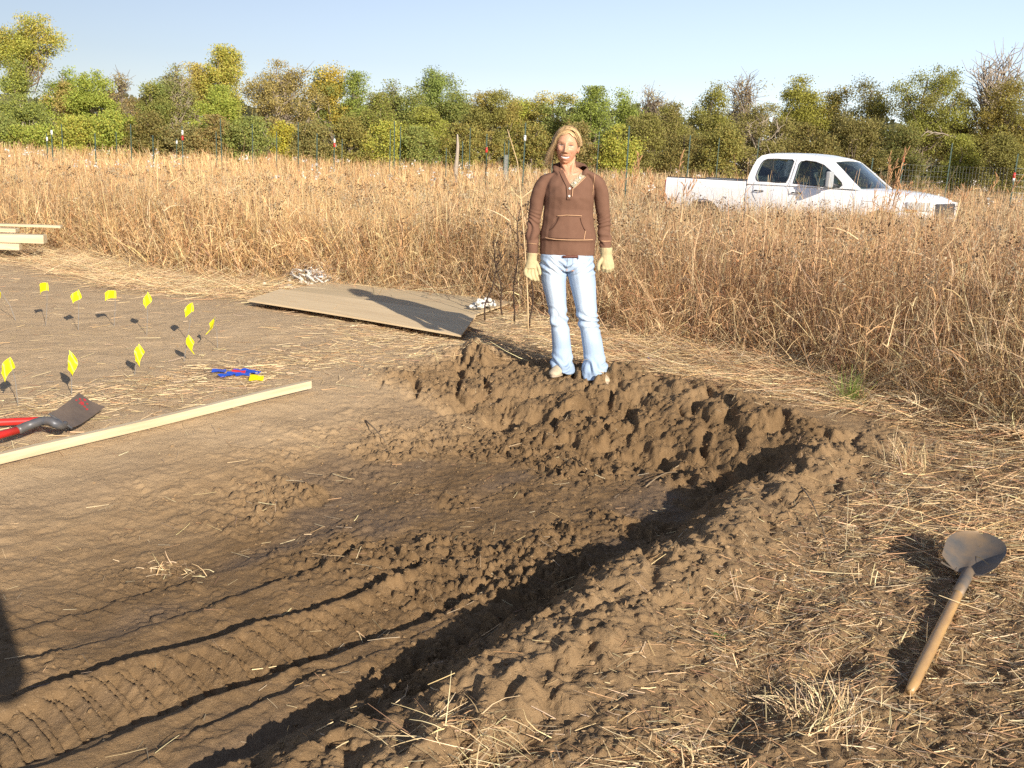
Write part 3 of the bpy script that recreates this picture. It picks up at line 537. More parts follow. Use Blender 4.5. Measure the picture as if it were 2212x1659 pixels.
T = [  # name, label, u, vtop, width, dist, colour, kind, extra
 ('broken_tree', 'yellow topped tree cut by the left picture edge, its crown only half in view', -28, 44, 74, 62, YE, 'leafy', dict(base=0.72, n=2600, tint2=MG)),
 ('cottonwood', 'tallest tree, a leaning open crown of yellow and green high over the far left', 76, 28, 112, 62, YG, 'leafy', dict(base=0.55, n=4800, lean=2.0, tint2=YE, gaps=0.6, bark=None)),
 ('broken_tree', 'short tuft of green leaves on a broken pale trunk below the tallest tree', 22, 112, 46, 61, MG, 'leafy', dict(base=0.5, n=2200, tint2=YG, lean=-0.5)),
 ('tree', 'dull orange and tan round tree just right of the tallest tree', 132, 128, 84, 66, OR, 'leafy', dict(tint2=LG, base=0.2)),
 ('tree', 'broad lime green leafy tree standing between the tan tree and the first gap of sky', 196, 150, 120, 64, LG, 'leafy', dict(n=6800, tint2=YG, base=0.1)),
 ('sapling', 'wispy half bare tree at the left rim of the first gap of sky', 256, 160, 48, 68, GY, 'sparse', dict(base=0.3, n=2400)),
 ('tree', 'dark green clump under the tallest tree at the far left', 45, 205, 110, 58, MG, 'leafy', dict(n=5200, base=0.05, tint2=YG)),
 ('bush', 'low mauve brown leafless bush filling the first gap of sky', 298, 205, 76, 74, BR, 'sparse', dict(base=0.1, n=6500)),
 ('tree', 'mid green tree with feathery edge at the right rim of the first gap of sky', 330, 163, 64, 68, MG, 'leafy', dict(base=0.2, n=4200)),
 ('tree', 'thin airy grey green tree in front of the tall yellow tree', 378, 138, 78, 70, (0.14, 0.15, 0.07), 'sparse', dict(base=0.35, n=5600)),
 ('poplar', 'tall bright yellow tree with rounded top left of the picture middle', 478, 99, 92, 72, YE, 'leafy', dict(base=0.4, n=5800, tint2=YG, gaps=0.5, topw=0.9)),
 ('poplar', 'smaller yellow side crown leaning left of the tall yellow tree', 425, 138, 48, 72, YE, 'leafy', dict(base=0.45, n=2300, tint2=OR)),
 ('tree', 'lime green bushy tree at the foot of the tall yellow tree', 475, 186, 124, 66, LG, 'leafy', dict(n=6200, base=0.08, tint2=YG)),
 ('spreading_tree', 'wide tan crowned tree showing pale forked limbs left of the middle', 618, 135, 176, 66, OR, 'sparse', dict(base=0.28, n=13500, bark=M_palebark, tint2=BR)),
 ('tree', 'golden orange tree with a green heart beside the wide tan tree', 716, 132, 104, 68, (0.34, 0.25, 0.05), 'leafy', dict(n=5800, tint2=MG, base=0.25)),
 ('bush', 'small vivid yellow green bush at the foot of the wide tan tree', 614, 262, 56, 60, (0.26, 0.25, 0.03), 'leafy', dict(n=3400, base=0.02)),
 ('tree', 'narrow green tree right of the golden orange one', 772, 157, 62, 68, MG, 'leafy', dict(n=3600, base=0.15, tint2=LG)),
 ('tree', 'small green tree whose top stands clear left of the airy tall tree', 850, 175, 56, 70, MG, 'sparse', dict(n=5200, base=0.35)),
 ('tree', 'broad olive green tree between the golden tree and the airy tall tree', 808, 203, 124, 62, OL, 'leafy', dict(n=6400, base=0.05, tint2=LG)),
 ('tree', 'small round dark green treetop close against the airy tall tree', 893, 190, 42, 68, MG, 'leafy', dict(n=2200, base=0.3)),
 ('elm', 'airy tall green tree standing alone above the line just left of the middle', 948, 131, 86, 70, (0.12, 0.165, 0.05), 'leafy', dict(n=3600, base=0.42, gaps=0.7)),
 ('tree', 'low green tree under the right side of the airy tall tree', 990, 196, 60, 68, MG, 'leafy', dict(n=3200, base=0.15)),
 ('tree', 'yellow green low tree in front of the airy tall tree', 930, 232, 120, 61, YG, 'leafy', dict(n=5600, base=0.03, tint2=OL)),
 ('tree', 'olive and brown rounded tree with dark shade beneath it', 1062, 180, 112, 62, OL, 'leafy', dict(n=6400, base=0.12, tint2=(0.20, 0.15, 0.05))),
 ('tree', 'slim yellow topped tree right of the olive rounded tree', 1122, 184, 62, 66, YG, 'leafy', dict(n=3500, base=0.15, tint2=OR)),
 ('tree', 'tan and yellow tree behind the person and to the left of the head', 1198, 181, 116, 66, (0.27, 0.22, 0.07), 'leafy', dict(n=6400, base=0.1, tint2=MG)),
 ('tree', 'full green tree rising behind the head of the person', 1290, 190, 112, 62, MG, 'leafy', dict(n=6400, base=0.08, tint2=LG)),
 ('tree', 'small dark green pointed treetop to the right of the head of the person', 1361, 183, 54, 66, MG, 'leafy', dict(n=3000, base=0.2, tint2=LG)),
 ('tree', 'brown olive tree in front, between the person and the rear of the truck', 1385, 228, 118, 60, OL, 'leafy', dict(n=6000, base=0.05, tint2=BR)),
 ('bare_tree', 'pinkish grey leafless tree left of the truck bed', 1418, 186, 78, 72, GY, 'bare', dict(base=0.25, n=9000)),
 ('tree', 'drab brown tree above the truck bed', 1462, 208, 108, 62, BR, 'leafy', dict(n=5400, base=0.08, tint2=OL)),
 ('tree', 'olive green tree with a domed top above the rear of the truck cab', 1545, 164, 82, 64, (0.17, 0.165, 0.035), 'leafy', dict(n=4800, base=0.2, tint2=OL)),
 ('bare_tree', 'tall wispy grey tree, nearly leafless, above the truck cab', 1622, 148, 96, 68, GY, 'bare', dict(base=0.3, n=9500)),
 ('tree', 'tangled grey brown tree directly behind the truck cab', 1650, 226, 150, 58, (0.16, 0.13, 0.065), 'sparse', dict(n=12500, base=0.08, tint2=OL)),
 ('tree', 'yellow green tree with a high rounded top above the truck windshield', 1742, 165, 116, 62, (0.20, 0.19, 0.035), 'leafy', dict(n=6400, base=0.15, tint2=OL)),
 ('tree', 'olive tree between the rounded one and the dark domed one, above the hood', 1815, 186, 96, 62, OL, 'leafy', dict(n=5200, base=0.1)),
 ('tree', 'dark olive tree with a domed top above the front of the truck', 1888, 158, 88, 60, (0.13, 0.135, 0.03), 'leafy', dict(n=4600, base=0.15, tint2=DO)),
 ('tree', 'low dark bronze tree behind the truck hood', 1850, 244, 150, 55, DO, 'leafy', dict(n=6800, base=0.04, tint2=BR)),
 ('hackberry', 'big tree with upswept olive green plumes near the right end', 2008, 133, 176, 56, (0.155, 0.160, 0.035), 'leafy', dict(n=8200, base=0.3, tint2=OL, topw=1.0)),
 ('dead_tree', 'dead tree of bare dark branches standing out against the sky at the far right', 2165, 108, 118, 58, DO, 'bare', dict(base=0.55, n=300)),
 ('tree', 'rust tinged olive tree below the dead branches at the right edge', 2192, 158, 128, 54, (0.16, 0.115, 0.03), 'leafy', dict(n=7600, base=0.1, tint2=OL)),
 ('tree', 'dark tree between the upswept tree and the right edge', 2092, 196, 112, 56, DO, 'leafy', dict(n=6200, base=0.05, tint2=(0.13, 0.10, 0.03))),
 ('bush', 'yellow green bush in front of the dark tree', 2078, 292, 92, 46, (0.20, 0.21, 0.04), 'leafy', dict(n=4600, base=0.0, tint2=OL)),
 ('bush', 'dark olive bush at the right edge above the wire fence', 2180, 286, 96, 44, OL, 'leafy', dict(n=4600, base=0.0, tint2=DO)),
 ('bush', 'dark bush beyond the tall stalks at the nose of the truck', 1962, 266, 112, 50, DO, 'leafy', dict(n=5200, base=0.0, tint2=DG)),
]
for q_, (nm, lb, u, vt, w, d, c, kd, ex) in enumerate(T):
    if q_ % 3 == 0: ex.setdefault('bark', M_palebark)
    ex.setdefault('topw', (0.55, 0.8, 0.65, 0.95)[q_ % 4])
    ex.setdefault('leaf', 0.112); ex['n'] = int(ex.get('n', 4200) * 4.2)
    tree(nm, lb, u, vt, w, d, c, kd, **ex)
BUSH = [(-10, 245, 80, MG, 'green bush at the left picture edge beneath the broken trees'), (70, 262, 96, LG, 'light green bush behind the first white tagged post'), (160, 248, 100, YG, 'yellow green bush just right of the first white tagged post'),
 (250, 240, 96, LG, 'lime bush below the half bare sapling'), (318, 236, 88, DO, 'dark brown thicket under the first gap of sky'), (392, 262, 84, (0.12, 0.11, 0.06), 'grey brown shrub behind the post with white and red tape'), (462, 250, 88, BR, 'brown twiggy shrub below the lime bushy tree'),
 (540, 252, 90, MG, 'green shrub left of the vivid yellow green bush'), (672, 262, 92, (0.12, 0.11, 0.05), 'drab shrub right of the vivid yellow green bush'), (756, 254, 88, OL, 'olive shrub below the narrow green tree'),
 (835, 262, 86, YG, 'yellowish shrub behind the pair of tall posts'), (905, 275, 80, MG, 'green shrub just left of the pale stump'), (1000, 268, 80, OL, 'olive shrub behind the pale stump'), (1150, 262, 92, OL, 'olive shrub behind the post left of the person'),
 (1245, 262, 96, BR, 'brown shrub behind the shoulders of the person'), (1335, 268, 84, YG, 'yellow green shrub behind the post right of the person'), (1480, 276, 96, DO, 'dark shrub showing over the truck bed'), (1560, 268, 84, OL, 'olive shrub at the rear edge of the truck cab'), (1760, 268, 110, DO, 'dark brown shrub over the windshield of the truck')]
for (u, vt, w, c, lb) in BUSH:
    tree('shrub', lb, u, vt, w * 1.15, 52, c, 'leafy', group='shrubs along the field edge', base=0.0, n=11000, leaf=0.14, cat='shrub', gaps=0.1)
def distant(n):      # the wood behind, seen only as a mass through the gaps
    u = rng.uniform(-250, 2460, n); y = rng.uniform(84, 100, n); vt = 238 + 22 * (vnoise(u * 0.02, u * 0, 300) - .5) * 2 + 0.035 * (u - 1106); top = np.array([at_dist(a, b, c)[2] for a, b, c in zip(u, vt, y)])
    z = rng.random(n) * (top + 0.1) - 0.1; c = np.array([[0.11, 0.11, 0.055]]) * rng.uniform(0.6, 1.4, (n, 1)) * (0.7 + 0.6 * vnoise(u * 0.03, z * 0.4, 301))[:, None]
    V, F, C = quads(np.stack([(u - CXP) / FPX * y, y, z], 1), rng.uniform(0.4, 0.9, n), c); o = mesh_np('distant_woods', V, F, M_leaf, col=C); o['kind'] = 'stuff'
distant(26000)
# dead limb lying against the dark trees on the right
def dead_limb():
    c = at_dist(2035, 292, 53); r = np.random.default_rng(5); mb = MB(); a = np.array(at_dist(2075, 302, 53)); b = np.array(at_dist(1995, 285, 53)); mb.tube([(0, 0, 0), (b - a) * 0.5 + np.array([0, 0, 0.12]), b - a], [0.05, 0.035, 0.012], 6)
    for k in range(16):
        f = r.uniform(0.1, 0.95); s = (b - a) * f + np.array([0, 0, 0.1]); d = np.array([-r.uniform(0.1, 0.5), r.normal(0, .2), r.normal(0.0, 0.22)]); mb.tube([s, s + d * 0.5 + r.normal(0, .03, 3), s + d], [0.02, 0.014, 0.006], 4)
    e = empty('dead_branch', tuple(a)); tag(e, 'pale dead branch jutting out of the dark trees above a fence post', 'branch'); mb.build('limb', M_palebark, e, smooth=True)
dead_limb()
def stump():
    a = at_dist(985, 345, 34); b = at_dist(989, 290, 34); mb = MB(); r = np.random.default_rng(3); m = 7
    mb.tube([(0.02 * math.sin(k * 1.7) + (b[0] - a[0]) * k / (m - 1), 0.02 * math.cos(k), (b[2] + 0.2) * k / (m - 1)) for k in range(m)], [0.11, 0.08, 0.07, 0.075, 0.06, 0.05, 0.02], 8)
    o = mb.build('dead_stump', M_palebark, smooth=True, loc=(a[0], 34, -0.2)); tag(o, 'pale weathered stump of a dead tree standing in the grass left of the middle', 'stump')
stump()
# ------------------------------------------------------------------ fences: steel posts with coloured tags and woven wire
def fence(name, label, posts, wires):
    """posts: (u, vtop, dist, tags) ; tags: list of (v, 'w'|'r')"""
    d0 = posts[0][2]; p0 = at_dist(posts[0][0], posts[0][1], d0); root = empty(name, (p0[0], d0, float(far_level(0, d0)))); tag(root, label, 'fence'); O = np.array(root.location)
    P = []
    for (u, vt, d, tags) in posts:
        tp = at_dist(u, vt, d) - O; zg = float(far_level(0, d)) - O[2] - 0.2; P.append((tp, zg)); mb = MB(); h = tp[2] - zg; lean = rng.normal(0, 0.012, 2) * h
        mb.box((0, 0, h / 2), (0.008, 0.034, h)).box((0, -0.021, h / 2), (0.034, 0.008, h)).box((0, 0.0, 0.35), (0.10, 0.004, 0.2))
        for k in range(int(h / 0.12)): mb.box((0, -0.034, 0.1 + k * 0.12), (0.02, 0.008, 0.02))
        a = Matrix.Rotation(lean[0] / h, 4, 'Y'); po = mb.build('post', M_post, root, loc=(tp[0], tp[1], zg)); po.rotation_euler = (0, lean[0] / h, 0)
        for (v, c) in tags:
            q = at_dist(u, v, d) - O; m2 = MB(); m2.tube([(0, 0, -0.07), (0, 0, 0.07)], [0.034, 0.03], 8); t_ = m2.build('tag', M_postw if c == 'w' else M_red, po, smooth=True, loc=(0, 0, q[2] - zg)); 
    if wires:
        mb = MB(); zt = wires[1]; hs = wires[2]
        for i in range(len(P) - 1):
            if i in wires[0]: continue
            a, b = P[i][0].copy(), P[i + 1][0].copy(); L = math.hypot(b[0] - a[0], b[1] - a[1]); za = zt - O[2]
            for k in range(hs + 1):
                z = za - k * 0.155; mb.tube([(a[0], a[1], z), ((a[0] + b[0]) / 2, (a[1] + b[1]) / 2, z - 0.015), (b[0], b[1], z)], 0.0035, 3, cap=False)
            for k in range(1, int(L / 0.155)):
                f = k * 0.155 / L; x, y = a[0] + (b[0] - a[0]) * f, a[1] + (b[1] - a[1]) * f; mb.tube([(x, y, za), (x, y, za - hs * 0.155)], 0.0032, 3, cap=False)
        mb.build('wire_mesh', M_galv, root)
    return root
fence('wire_fence', 'fence of thin green posts on the left, between the edge and the wide tan tree', [(-12, 285, 40, []), (100, 288, 38, [(300, 'w')]), (112, 279, 33, [(286, 'w')]), (134, 268, 42, []), (205, 288, 30, []), (251, 285, 44, []), (281, 268, 38, []), (329, 292, 34, []), (381, 300, 42, [(307, 'w')]), (393, 272, 34, [(286, 'w'), (298, 'r')]), (468, 284, 40, []), (479, 256, 36, []), (545, 268, 44, []), (597, 284, 40, [])], (list(range(14)), 1.28, 5))
fence('wire_fence', 'fence of tall green posts across the middle, passing behind the person', [(644, 264, 38, []), (684, 288, 32, []), (721, 292, 36, [(304, 'w'), (313, 'r')]), (738, 300, 44, []), (843, 280, 40, []), (853, 262, 35, []), (865, 272, 42, []), (965, 320, 38, []), (1001, 305, 34, []), (1017, 276, 42, []), (1053, 289, 30, [(324, 'r')]), (1091, 307, 40, []), (1101, 303, 36, []), (1134, 265, 28, [(298, 'w')]), (1196, 295, 38, []), (1293, 284, 42, []), (1360, 272, 25, [])], ([0, 1, 2, 3, 4, 5, 6, 7, 8, 9, 10, 12, 13, 14, 15], 1.42, 6))
fence('wire_fence', 'woven wire fence with green posts behind the truck and out past its nose', [(1490, 292, 32, []), (1553, 298, 42, []), (1638, 297, 42, []), (1881, 341, 31, []), (1949, 352, 29, [(344, 'r')]), (2055, 309, 30, []), (2195, 332, 27, [(379, 'r'), (386, 'w')]), (2330, 335, 27, [])], ([0, 1, 2, 3], 1.62, 9))
# ------------------------------------------------------------------ marker flags
def flag(u, v, ub, vb, label, wob, roll=0.0, wide=0.10, tall=0.075):
    """(u,v) middle of the flag, (ub,vb) foot of its wire"""
    x, y = on_ground(ub, vb, 0.01); z = hz(x, y); tp = at_dist(u, v, y); root = empty('marker_flag', (x, y, z)); tag(root, label, 'flag', 'yellow marker flags on wires')
    top = np.array([tp[0] - x, 0, tp[2] - z]); h = top[2] + tall / 2; mb = MB(); dx = top[0] + wide * 0.42 * wob[0]
    mb.tube([(0, 0, -0.05), (dx * 0.5 + 0.004, 0.01, h * 0.5), (dx, 0, h)], 0.0022, 5); mb.build('wire', M_wire, root)
    k_ = 0.82; wide *= k_; tall *= k_; m = MB(); nx_, nz_ = 8, 5; V = []; F = []; sgn = -wob[0]; sag = wob[1]; cu = wob[2]
    for layer in (0, 1):
        for i in range(nx_ + 1):
            for j in range(nz_ + 1):
                a = i / nx_; b = j / nz_; X = dx + sgn * wide * a * math.cos(cu * a); Y = -0.9 * wide * a * math.sin(cu * a) + 0.012 * math.sin(a * 6 + b * 2) + layer * 0.0008
                Z = h - tall * (1 - b) * (1 - 0.25 * a * sag) - sag * a * 0.062 - 0.01 * a * a + 0.006 * math.sin(a * 5 + top[0] * 90); ca_, sa_ = math.cos(roll), math.sin(roll); X2 = dx + (X - dx) * ca_ + (Z - h) * sa_; Z2 = h - (X - dx) * sa_ + (Z - h) * ca_; V.append((X2, Y, Z2))
    nn = (nx_ + 1) * (nz_ + 1)
    for layer in (0, 1):
        for i in range(nx_):
            for j in range(nz_):
                q = [layer * nn + i * (nz_ + 1) + j, layer * nn + (i + 1) * (nz_ + 1) + j, layer * nn + (i + 1) * (nz_ + 1) + j + 1, layer * nn + i * (nz_ + 1) + j + 1]; F.append(q if layer == 0 else q[::-1])
    m.add(V, F); m.build('flag_sheet', M_yellow, root, smooth=True)
for a in [(12, 638, 38, 690, 'curled yellow flag in the back row, at the left picture edge', (-1, 0.9, 1.1), 0.50),
          (90, 620, 97, 700, 'folded yellow flag second in the back row, on a leaning wire', (1, 0.1, 1.15), -0.15),
          (156, 635, 168, 712, 'yellow flag third in the back row, on the longest bright wire', (1, 0.4, 0.8), -0.45),
          (237, 636, 245, 705, 'square flat yellow flag fourth in the back row', (1, 0.1, 0.5), -0.10),
          (305, 640, 316, 722, 'yellow flag fifth in the back row, pointing down to the left', (1, 0.9, 0.7), -0.60),
          (403, 666, 402, 735, 'drooping yellow flag just before the plywood end of the back row', (1, 0.3, 0.9), -0.20),
          (476, 698, 470, 752, 'crumpled yellow flag nearest to the plywood', (-1, 1.0, 1.1), 0.70),
          (392, 735, 394, 782, 'narrow pointed yellow flag between the two rows', (1, 1.1, 1.2), -0.75),
          (283, 755, 288, 812, 'large tilted yellow flag in the front row, above the shovel blade', (1, 0.9, 0.5), -0.70),
          (133, 772, 154, 853, 'largest diamond shaped yellow flag, above the red handled shovel', (1, 1.0, 0.35), -0.80),
          (3, 785, 40, 875, 'yellow flag cut by the left picture edge in the front row', (1, 0.7, 0.6), -0.50)]:
    flag(*a)
M_trimw = mat('rusty_wire', (0.12, 0.08, 0.05), 0.7)
def lying_flag(u, v, ang, m, label, L=0.085, wd=0.045, curl=0.5, wl=0.22):
    x, y = on_ground(u, v, 0.02); z = hz(x, y) + 0.008; root = empty('loose_flag', (x, y, z), ang); tag(root, label, 'flag', 'loose flags in the small heap'); V = []; F = []
    for i in range(7):
        for j in (0, 1):
            a = i / 6; V.append((L * (a - .5), wd * (j - .5) * math.cos(curl * a), 0.004 + 0.006 * math.sin(a * 3 + j) ** 2 + 0.35 * wd * j * math.sin(curl)))
    n0 = len(V); V += [(p[0], p[1], p[2] + 0.0015) for p in V]
    for i in range(6): F += [(2 * i, 2 * i + 1, 2 * i + 3, 2 * i + 2), (n0 + 2 * i, n0 + 2 * i + 2, n0 + 2 * i + 3, n0 + 2 * i + 1)]
    MB().add(V, F).build('flag_sheet', m, root, smooth=True); MB().tube([(-L * .5, 0, 0.01), (-L * 0.5 - wl * 0.5, 0.02, 0.015), (-L * .5 - wl, 0.0, 0.006)], 0.0012, 5).build('wire', M_trimw, root)
for a in [(473, 806, 0.15, M_blue, 'rolled blue flag lying apart at the left end of the heap'), (487, 815, 0.9, M_blue, 'small dark folded blue flag below the rolled one'), (505, 812, 0.2, M_blue, 'blue flag at the left of the heap proper'), (524, 813, 0.25, M_blue, 'blue flag at the front of the heap'),
          (518, 806, 0.1, M_blue, 'blue flag lying at the back left of the heap'), (535, 803, -0.1, M_blue, 'topmost blue flag at the back of the heap'), (548, 806, -0.3, M_blue, 'blue flag at the right end of the heap'), (515, 808, 0.1, M_red, 'single red flag caught among the blue ones')]:
    lying_flag(*a)
lying_flag(554, 821, 0.1, M_yellow, 'yellow flag lying flat just in front of the blue heap', 0.085, 0.07, 0.9, 0.1)
# a scrap of blue plastic by the right grass edge
x, y = on_ground(1402, 786); o = MB().box((0, 0, 0.01), (0.05, 0.02, 0.004), rot=Matrix.Rotation(0.5, 3, 'Y')).build('plastic_scrap', M_blue, loc=(x, y, hz(x, y) + 0.03), bevel=0.001); tag(o, 'tiny scrap of blue plastic on the straw right of the person', 'scrap')
# ------------------------------------------------------------------ timber
def plank(name, label, a, b, wd, th, m, z0=0.01, cat='board', group=None, droop=0.0, tilt=0.0):
    """a board between two ground points; its own wood grain runs along local X"""
    a = np.array(a); b = np.array(b); L = math.hypot(*(b - a)[:2]); n = 14; ang = math.atan2(b[1] - a[1], b[0] - a[0]); za, zb = a[2], b[2]; V = []
    for i in range(n + 1):
        f = i / n; X = f * L; Z = (zb - za) * f - droop * math.sin(math.pi * f) + 0.002 * math.sin(f * 9)
        for (p, q) in ((-1, 0), (1, 0), (1, 1), (-1, 1)): V.append((X, p * wd / 2, Z + q * th + tilt * p * wd / 2))
    F = [(4 * i + k, 4 * i + 4 + k, 4 * i + 4 + (k + 1) % 4, 4 * i + (k + 1) % 4) for i in range(n) for k in range(4)] + [(0, 1, 2, 3), (4 * n + 3, 4 * n + 2, 4 * n + 1, 4 * n)]
    mb = MB(); mb.add(V, [f[::-1] for f in F]); o = mb.build(name, m, loc=(a[0], a[1], za), rot=(0, 0, ang), bevel=min(0.004, th / 5)); tag(o, label, cat, group); return o
pa = on_ground(669, 838, 0.03); pb = on_ground(-150, 1022, 0.03)
plank('long_board', 'long straight pale pine board lying beside the pit, in front of the red handled shovel', (*pb, hz(*pb) + 0.012), (*pa, hz(*pa) + 0.02), 0.038, 0.046, M_pine, droop=0.0)
# two sheets of plywood, the front one overlapping the rear one
M_ply2 = mat('weathered_plywood', (0.58, 0.45, 0.28), 0.75, var=(2.6, 0.5, (0.44, 0.33, 0.19), (0.5, 7, 7)), bump=(40, 0.3, 0.002))
def sheet(label, c4, z, th, dz, m_=None):
    m_ = m_ or M_ply
    c = [np.array(on_ground(u, v, z)) for u, v in c4]; o_ = c[0]; ang = math.atan2(c[3][1] - o_[1], c[3][0] - o_[0]); M_ = Matrix.Rotation(-ang, 2); V = []; F = []; n = 14; m = 6
    q = [M_ @ Vector(p - o_) for p in c]
    for lay in (0, 1):
        for i in range(n + 1):
            for j in range(m + 1):
                a, b = i / n, j / m; p = q[0] * (1 - a) * (1 - b) + q[3] * a * (1 - b) + q[1] * (1 - a) * b + q[2] * a * b
                V.append((p.x, p.y, dz(a, b) + lay * th))
    N_ = (n + 1) * (m + 1); g = lambda l, i, j: l * N_ + i * (m + 1) + j
    for i in range(n):
        for j in range(m): F += [(g(1, i, j), g(1, i + 1, j), g(1, i + 1, j + 1), g(1, i, j + 1)), (g(0, i, j), g(0, i, j + 1), g(0, i + 1, j + 1), g(0, i + 1, j))]
    for i in range(n): F += [(g(0, i, 0), g(0, i + 1, 0), g(1, i + 1, 0), g(1, i, 0)), (g(0, i, m), g(1, i, m), g(1, i + 1, m), g(0, i + 1, m))]
    for j in range(m): F += [(g(0, 0, j), g(1, 0, j), g(1, 0, j + 1), g(0, 0, j + 1)), (g(0, n, j), g(0, n, j + 1), g(1, n, j + 1), g(1, n, j))]
    o = MB().add(V, F).build('plywood_sheet', m_, loc=(o_[0], o_[1], z), rot=(0, 0, ang)); return tag(o, label, 'plywood', 'overlapping plywood sheets')
sheet('rear plywood sheet, partly under the other one and running into the grass', [(560, 644), (700, 611), (1108, 657), (1010, 692)], 0.035, 0.013, lambda a, b: 0.012 * a + 0.004 * math.sin(3 * a), M_ply2)
sheet('front plywood sheet lying on the rear one, its edge lifted off the soil', [(534, 646), (606, 627), (1028, 688), (996, 722)], 0.066, 0.014, lambda a, b: 0.006 * math.sin(3.1 * a) - 0.022 * (1 - b) + 0.012 * a * b)
# lumber stacked in the grass at the left edge
la = at_dist(-200, 517, 11.6); lb = at_dist(97, 500, 12.1); lz = lb[2] - 0.24
for k, (dy, z, w_, t_, e, lab) in enumerate([(0.0, 0.10, 0.15, 0.10, 0, 'thick pale beam at the front of the lumber stack'), (0.16, 0.202, 0.16, 0.045, -0.40, 'middle board on the lumber stack, set back behind the beam'), (-0.10, 0.02, 0.12, 0.075, -0.25, 'lowest short timber under the thick beam'), (0.45, 0.25, 0.10, 0.03, 0.0, 'thin weathered board lying highest and farthest back on the stack')]):
    xe = lb[0] + e; xs_ = xe - 3.4; plank('lumber', lab, (xs_, la[1] + dy, lz + z), (xe, lb[1] + dy, lz + z), w_, t_, M_pine, group='lumber stacked at the left grass edge', cat='board')
# ------------------------------------------------------------------ white rope heaps and the loop of cord
def rope_heap(label, pts, seed, n, rad, hgt):
    r = np.random.default_rng(seed); mb = MB(); x0, y0 = on_ground(*pts[0]); x1, y1 = on_ground(*pts[1]); z0 = hz(x0, y0)
    root = empty('rope_heap', (x0, y0, z0)); tag(root, label, 'rope'); red = MB()
    for k in range(n):
        c = np.array([(x1 - x0) * r.random(), (y1 - y0) * r.random(), 0.03]) + r.normal(0, 0.03, 3); P = []
        ph = r.uniform(0, 6.3, 3)
        for i in range(9): P.append(c + np.array([rad * math.sin(i * 1.1 + ph[0]), rad * 0.8 * math.cos(i * 0.9 + ph[1]), abs(hgt * math.sin(i * 0.8 + ph[2])) + 0.02]) * r.uniform(0.6, 1.1))
        mb.tube(P, 0.011, 5)
        for _ in range(3): mb.ell(c + r.normal(0, rad * 0.7, 3) * np.array([1, 1, 0.5]) + np.array([0, 0, 0.05]), (0.022, 0.022, 0.017), 7, 5)
        if k % 6 == 0: MB().tube([P[2], P[3] + 0.004, P[4]], 0.0085, 5).build('red_end', M_red, root, smooth=True)
    mb.build('rope', M_white, root, smooth=True)
rope_heap('tangled white rope heaped at the back left corner of the plywood', [(622, 616), (722, 600)], 4, 26, 0.11, 0.11)
rope_heap('second white rope tangle at the right end of the plywood beside dark stems', [(1022, 690), (1062, 668)], 9, 6, 0.06, 0.05)
def cord():
    pts = [(582, 505), (572, 520), (563, 540), (565, 557), (580, 560), (597, 551), (612, 545)]; d = 11.6; P = [at_dist(u, v, d + 0.03 * i) for i, (u, v) in enumerate(pts)]; O = P[0].copy(); P = [p - O for p in P]
    Q = []
    for i in range(len(P) - 1):
        for k in range(4): Q.append(P[i] + (P[i + 1] - P[i]) * k / 4)
    Q.append(P[-1]); Q = np.array(Q); Q[1:-1] = (Q[:-2] + Q[1:-1] * 2 + Q[2:]) / 4
    root = empty('cord_loop', tuple(O)); tag(root, 'white cord looped and hanging in the grass above the rope heap', 'cord'); MB().tube(list(Q), 0.009, 6).build('cord', M_white, root, smooth=True)
    m = MB(); m.ell(P[-1] + np.array([0.02, 0, 0.02]), (0.055, 0.04, 0.035), 9, 6); m.build('knot', M_white, root, smooth=True); MB().ell(P[0] + np.array([0, 0, 0.02]), (0.035, 0.02, 0.03), 8, 5).build('knot', M_white, root, smooth=True)
cord()
# ------------------------------------------------------------------ shovels
def blade_mesh(outline, dish, thick, rows=10, cols=12):
    """outline(f) -> half width at fraction f of the length 1; dish(a, f) -> height; returns V, F of a closed thin plate"""
    V = []; F = []
    for lay in (0, 1):
        for i in range(rows + 1):
            f = i / rows; y, hw = outline(f)
            for j in range(cols + 1):
                a = -1 + 2 * j / cols; V.append((a * hw, y, dish(a, f) + lay * thick))
    n = (rows + 1) * (cols + 1); g = lambda l, i, j: l * n + i * (cols + 1) + j
    for i in range(rows):
        for j in range(cols): F += [(g(1, i, j), g(1, i, j + 1), g(1, i + 1, j + 1), g(1, i + 1, j)), (g(0, i, j), g(0, i + 1, j), g(0, i + 1, j + 1), g(0, i, j + 1))]
    for i in range(rows): F += [(g(0, i, 0), g(1, i, 0), g(1, i + 1, 0), g(0, i + 1, 0)), (g(0, i, cols), g(0, i + 1, cols), g(1, i + 1, cols), g(1, i, cols))]
    for j in range(cols): F += [(g(0, 0, j), g(0, 0, j + 1), g(1, 0, j + 1), g(1, 0, j)), (g(0, rows, j), g(1, rows, j), g(1, rows, j + 1), g(0, rows, j + 1))]
    return V, F
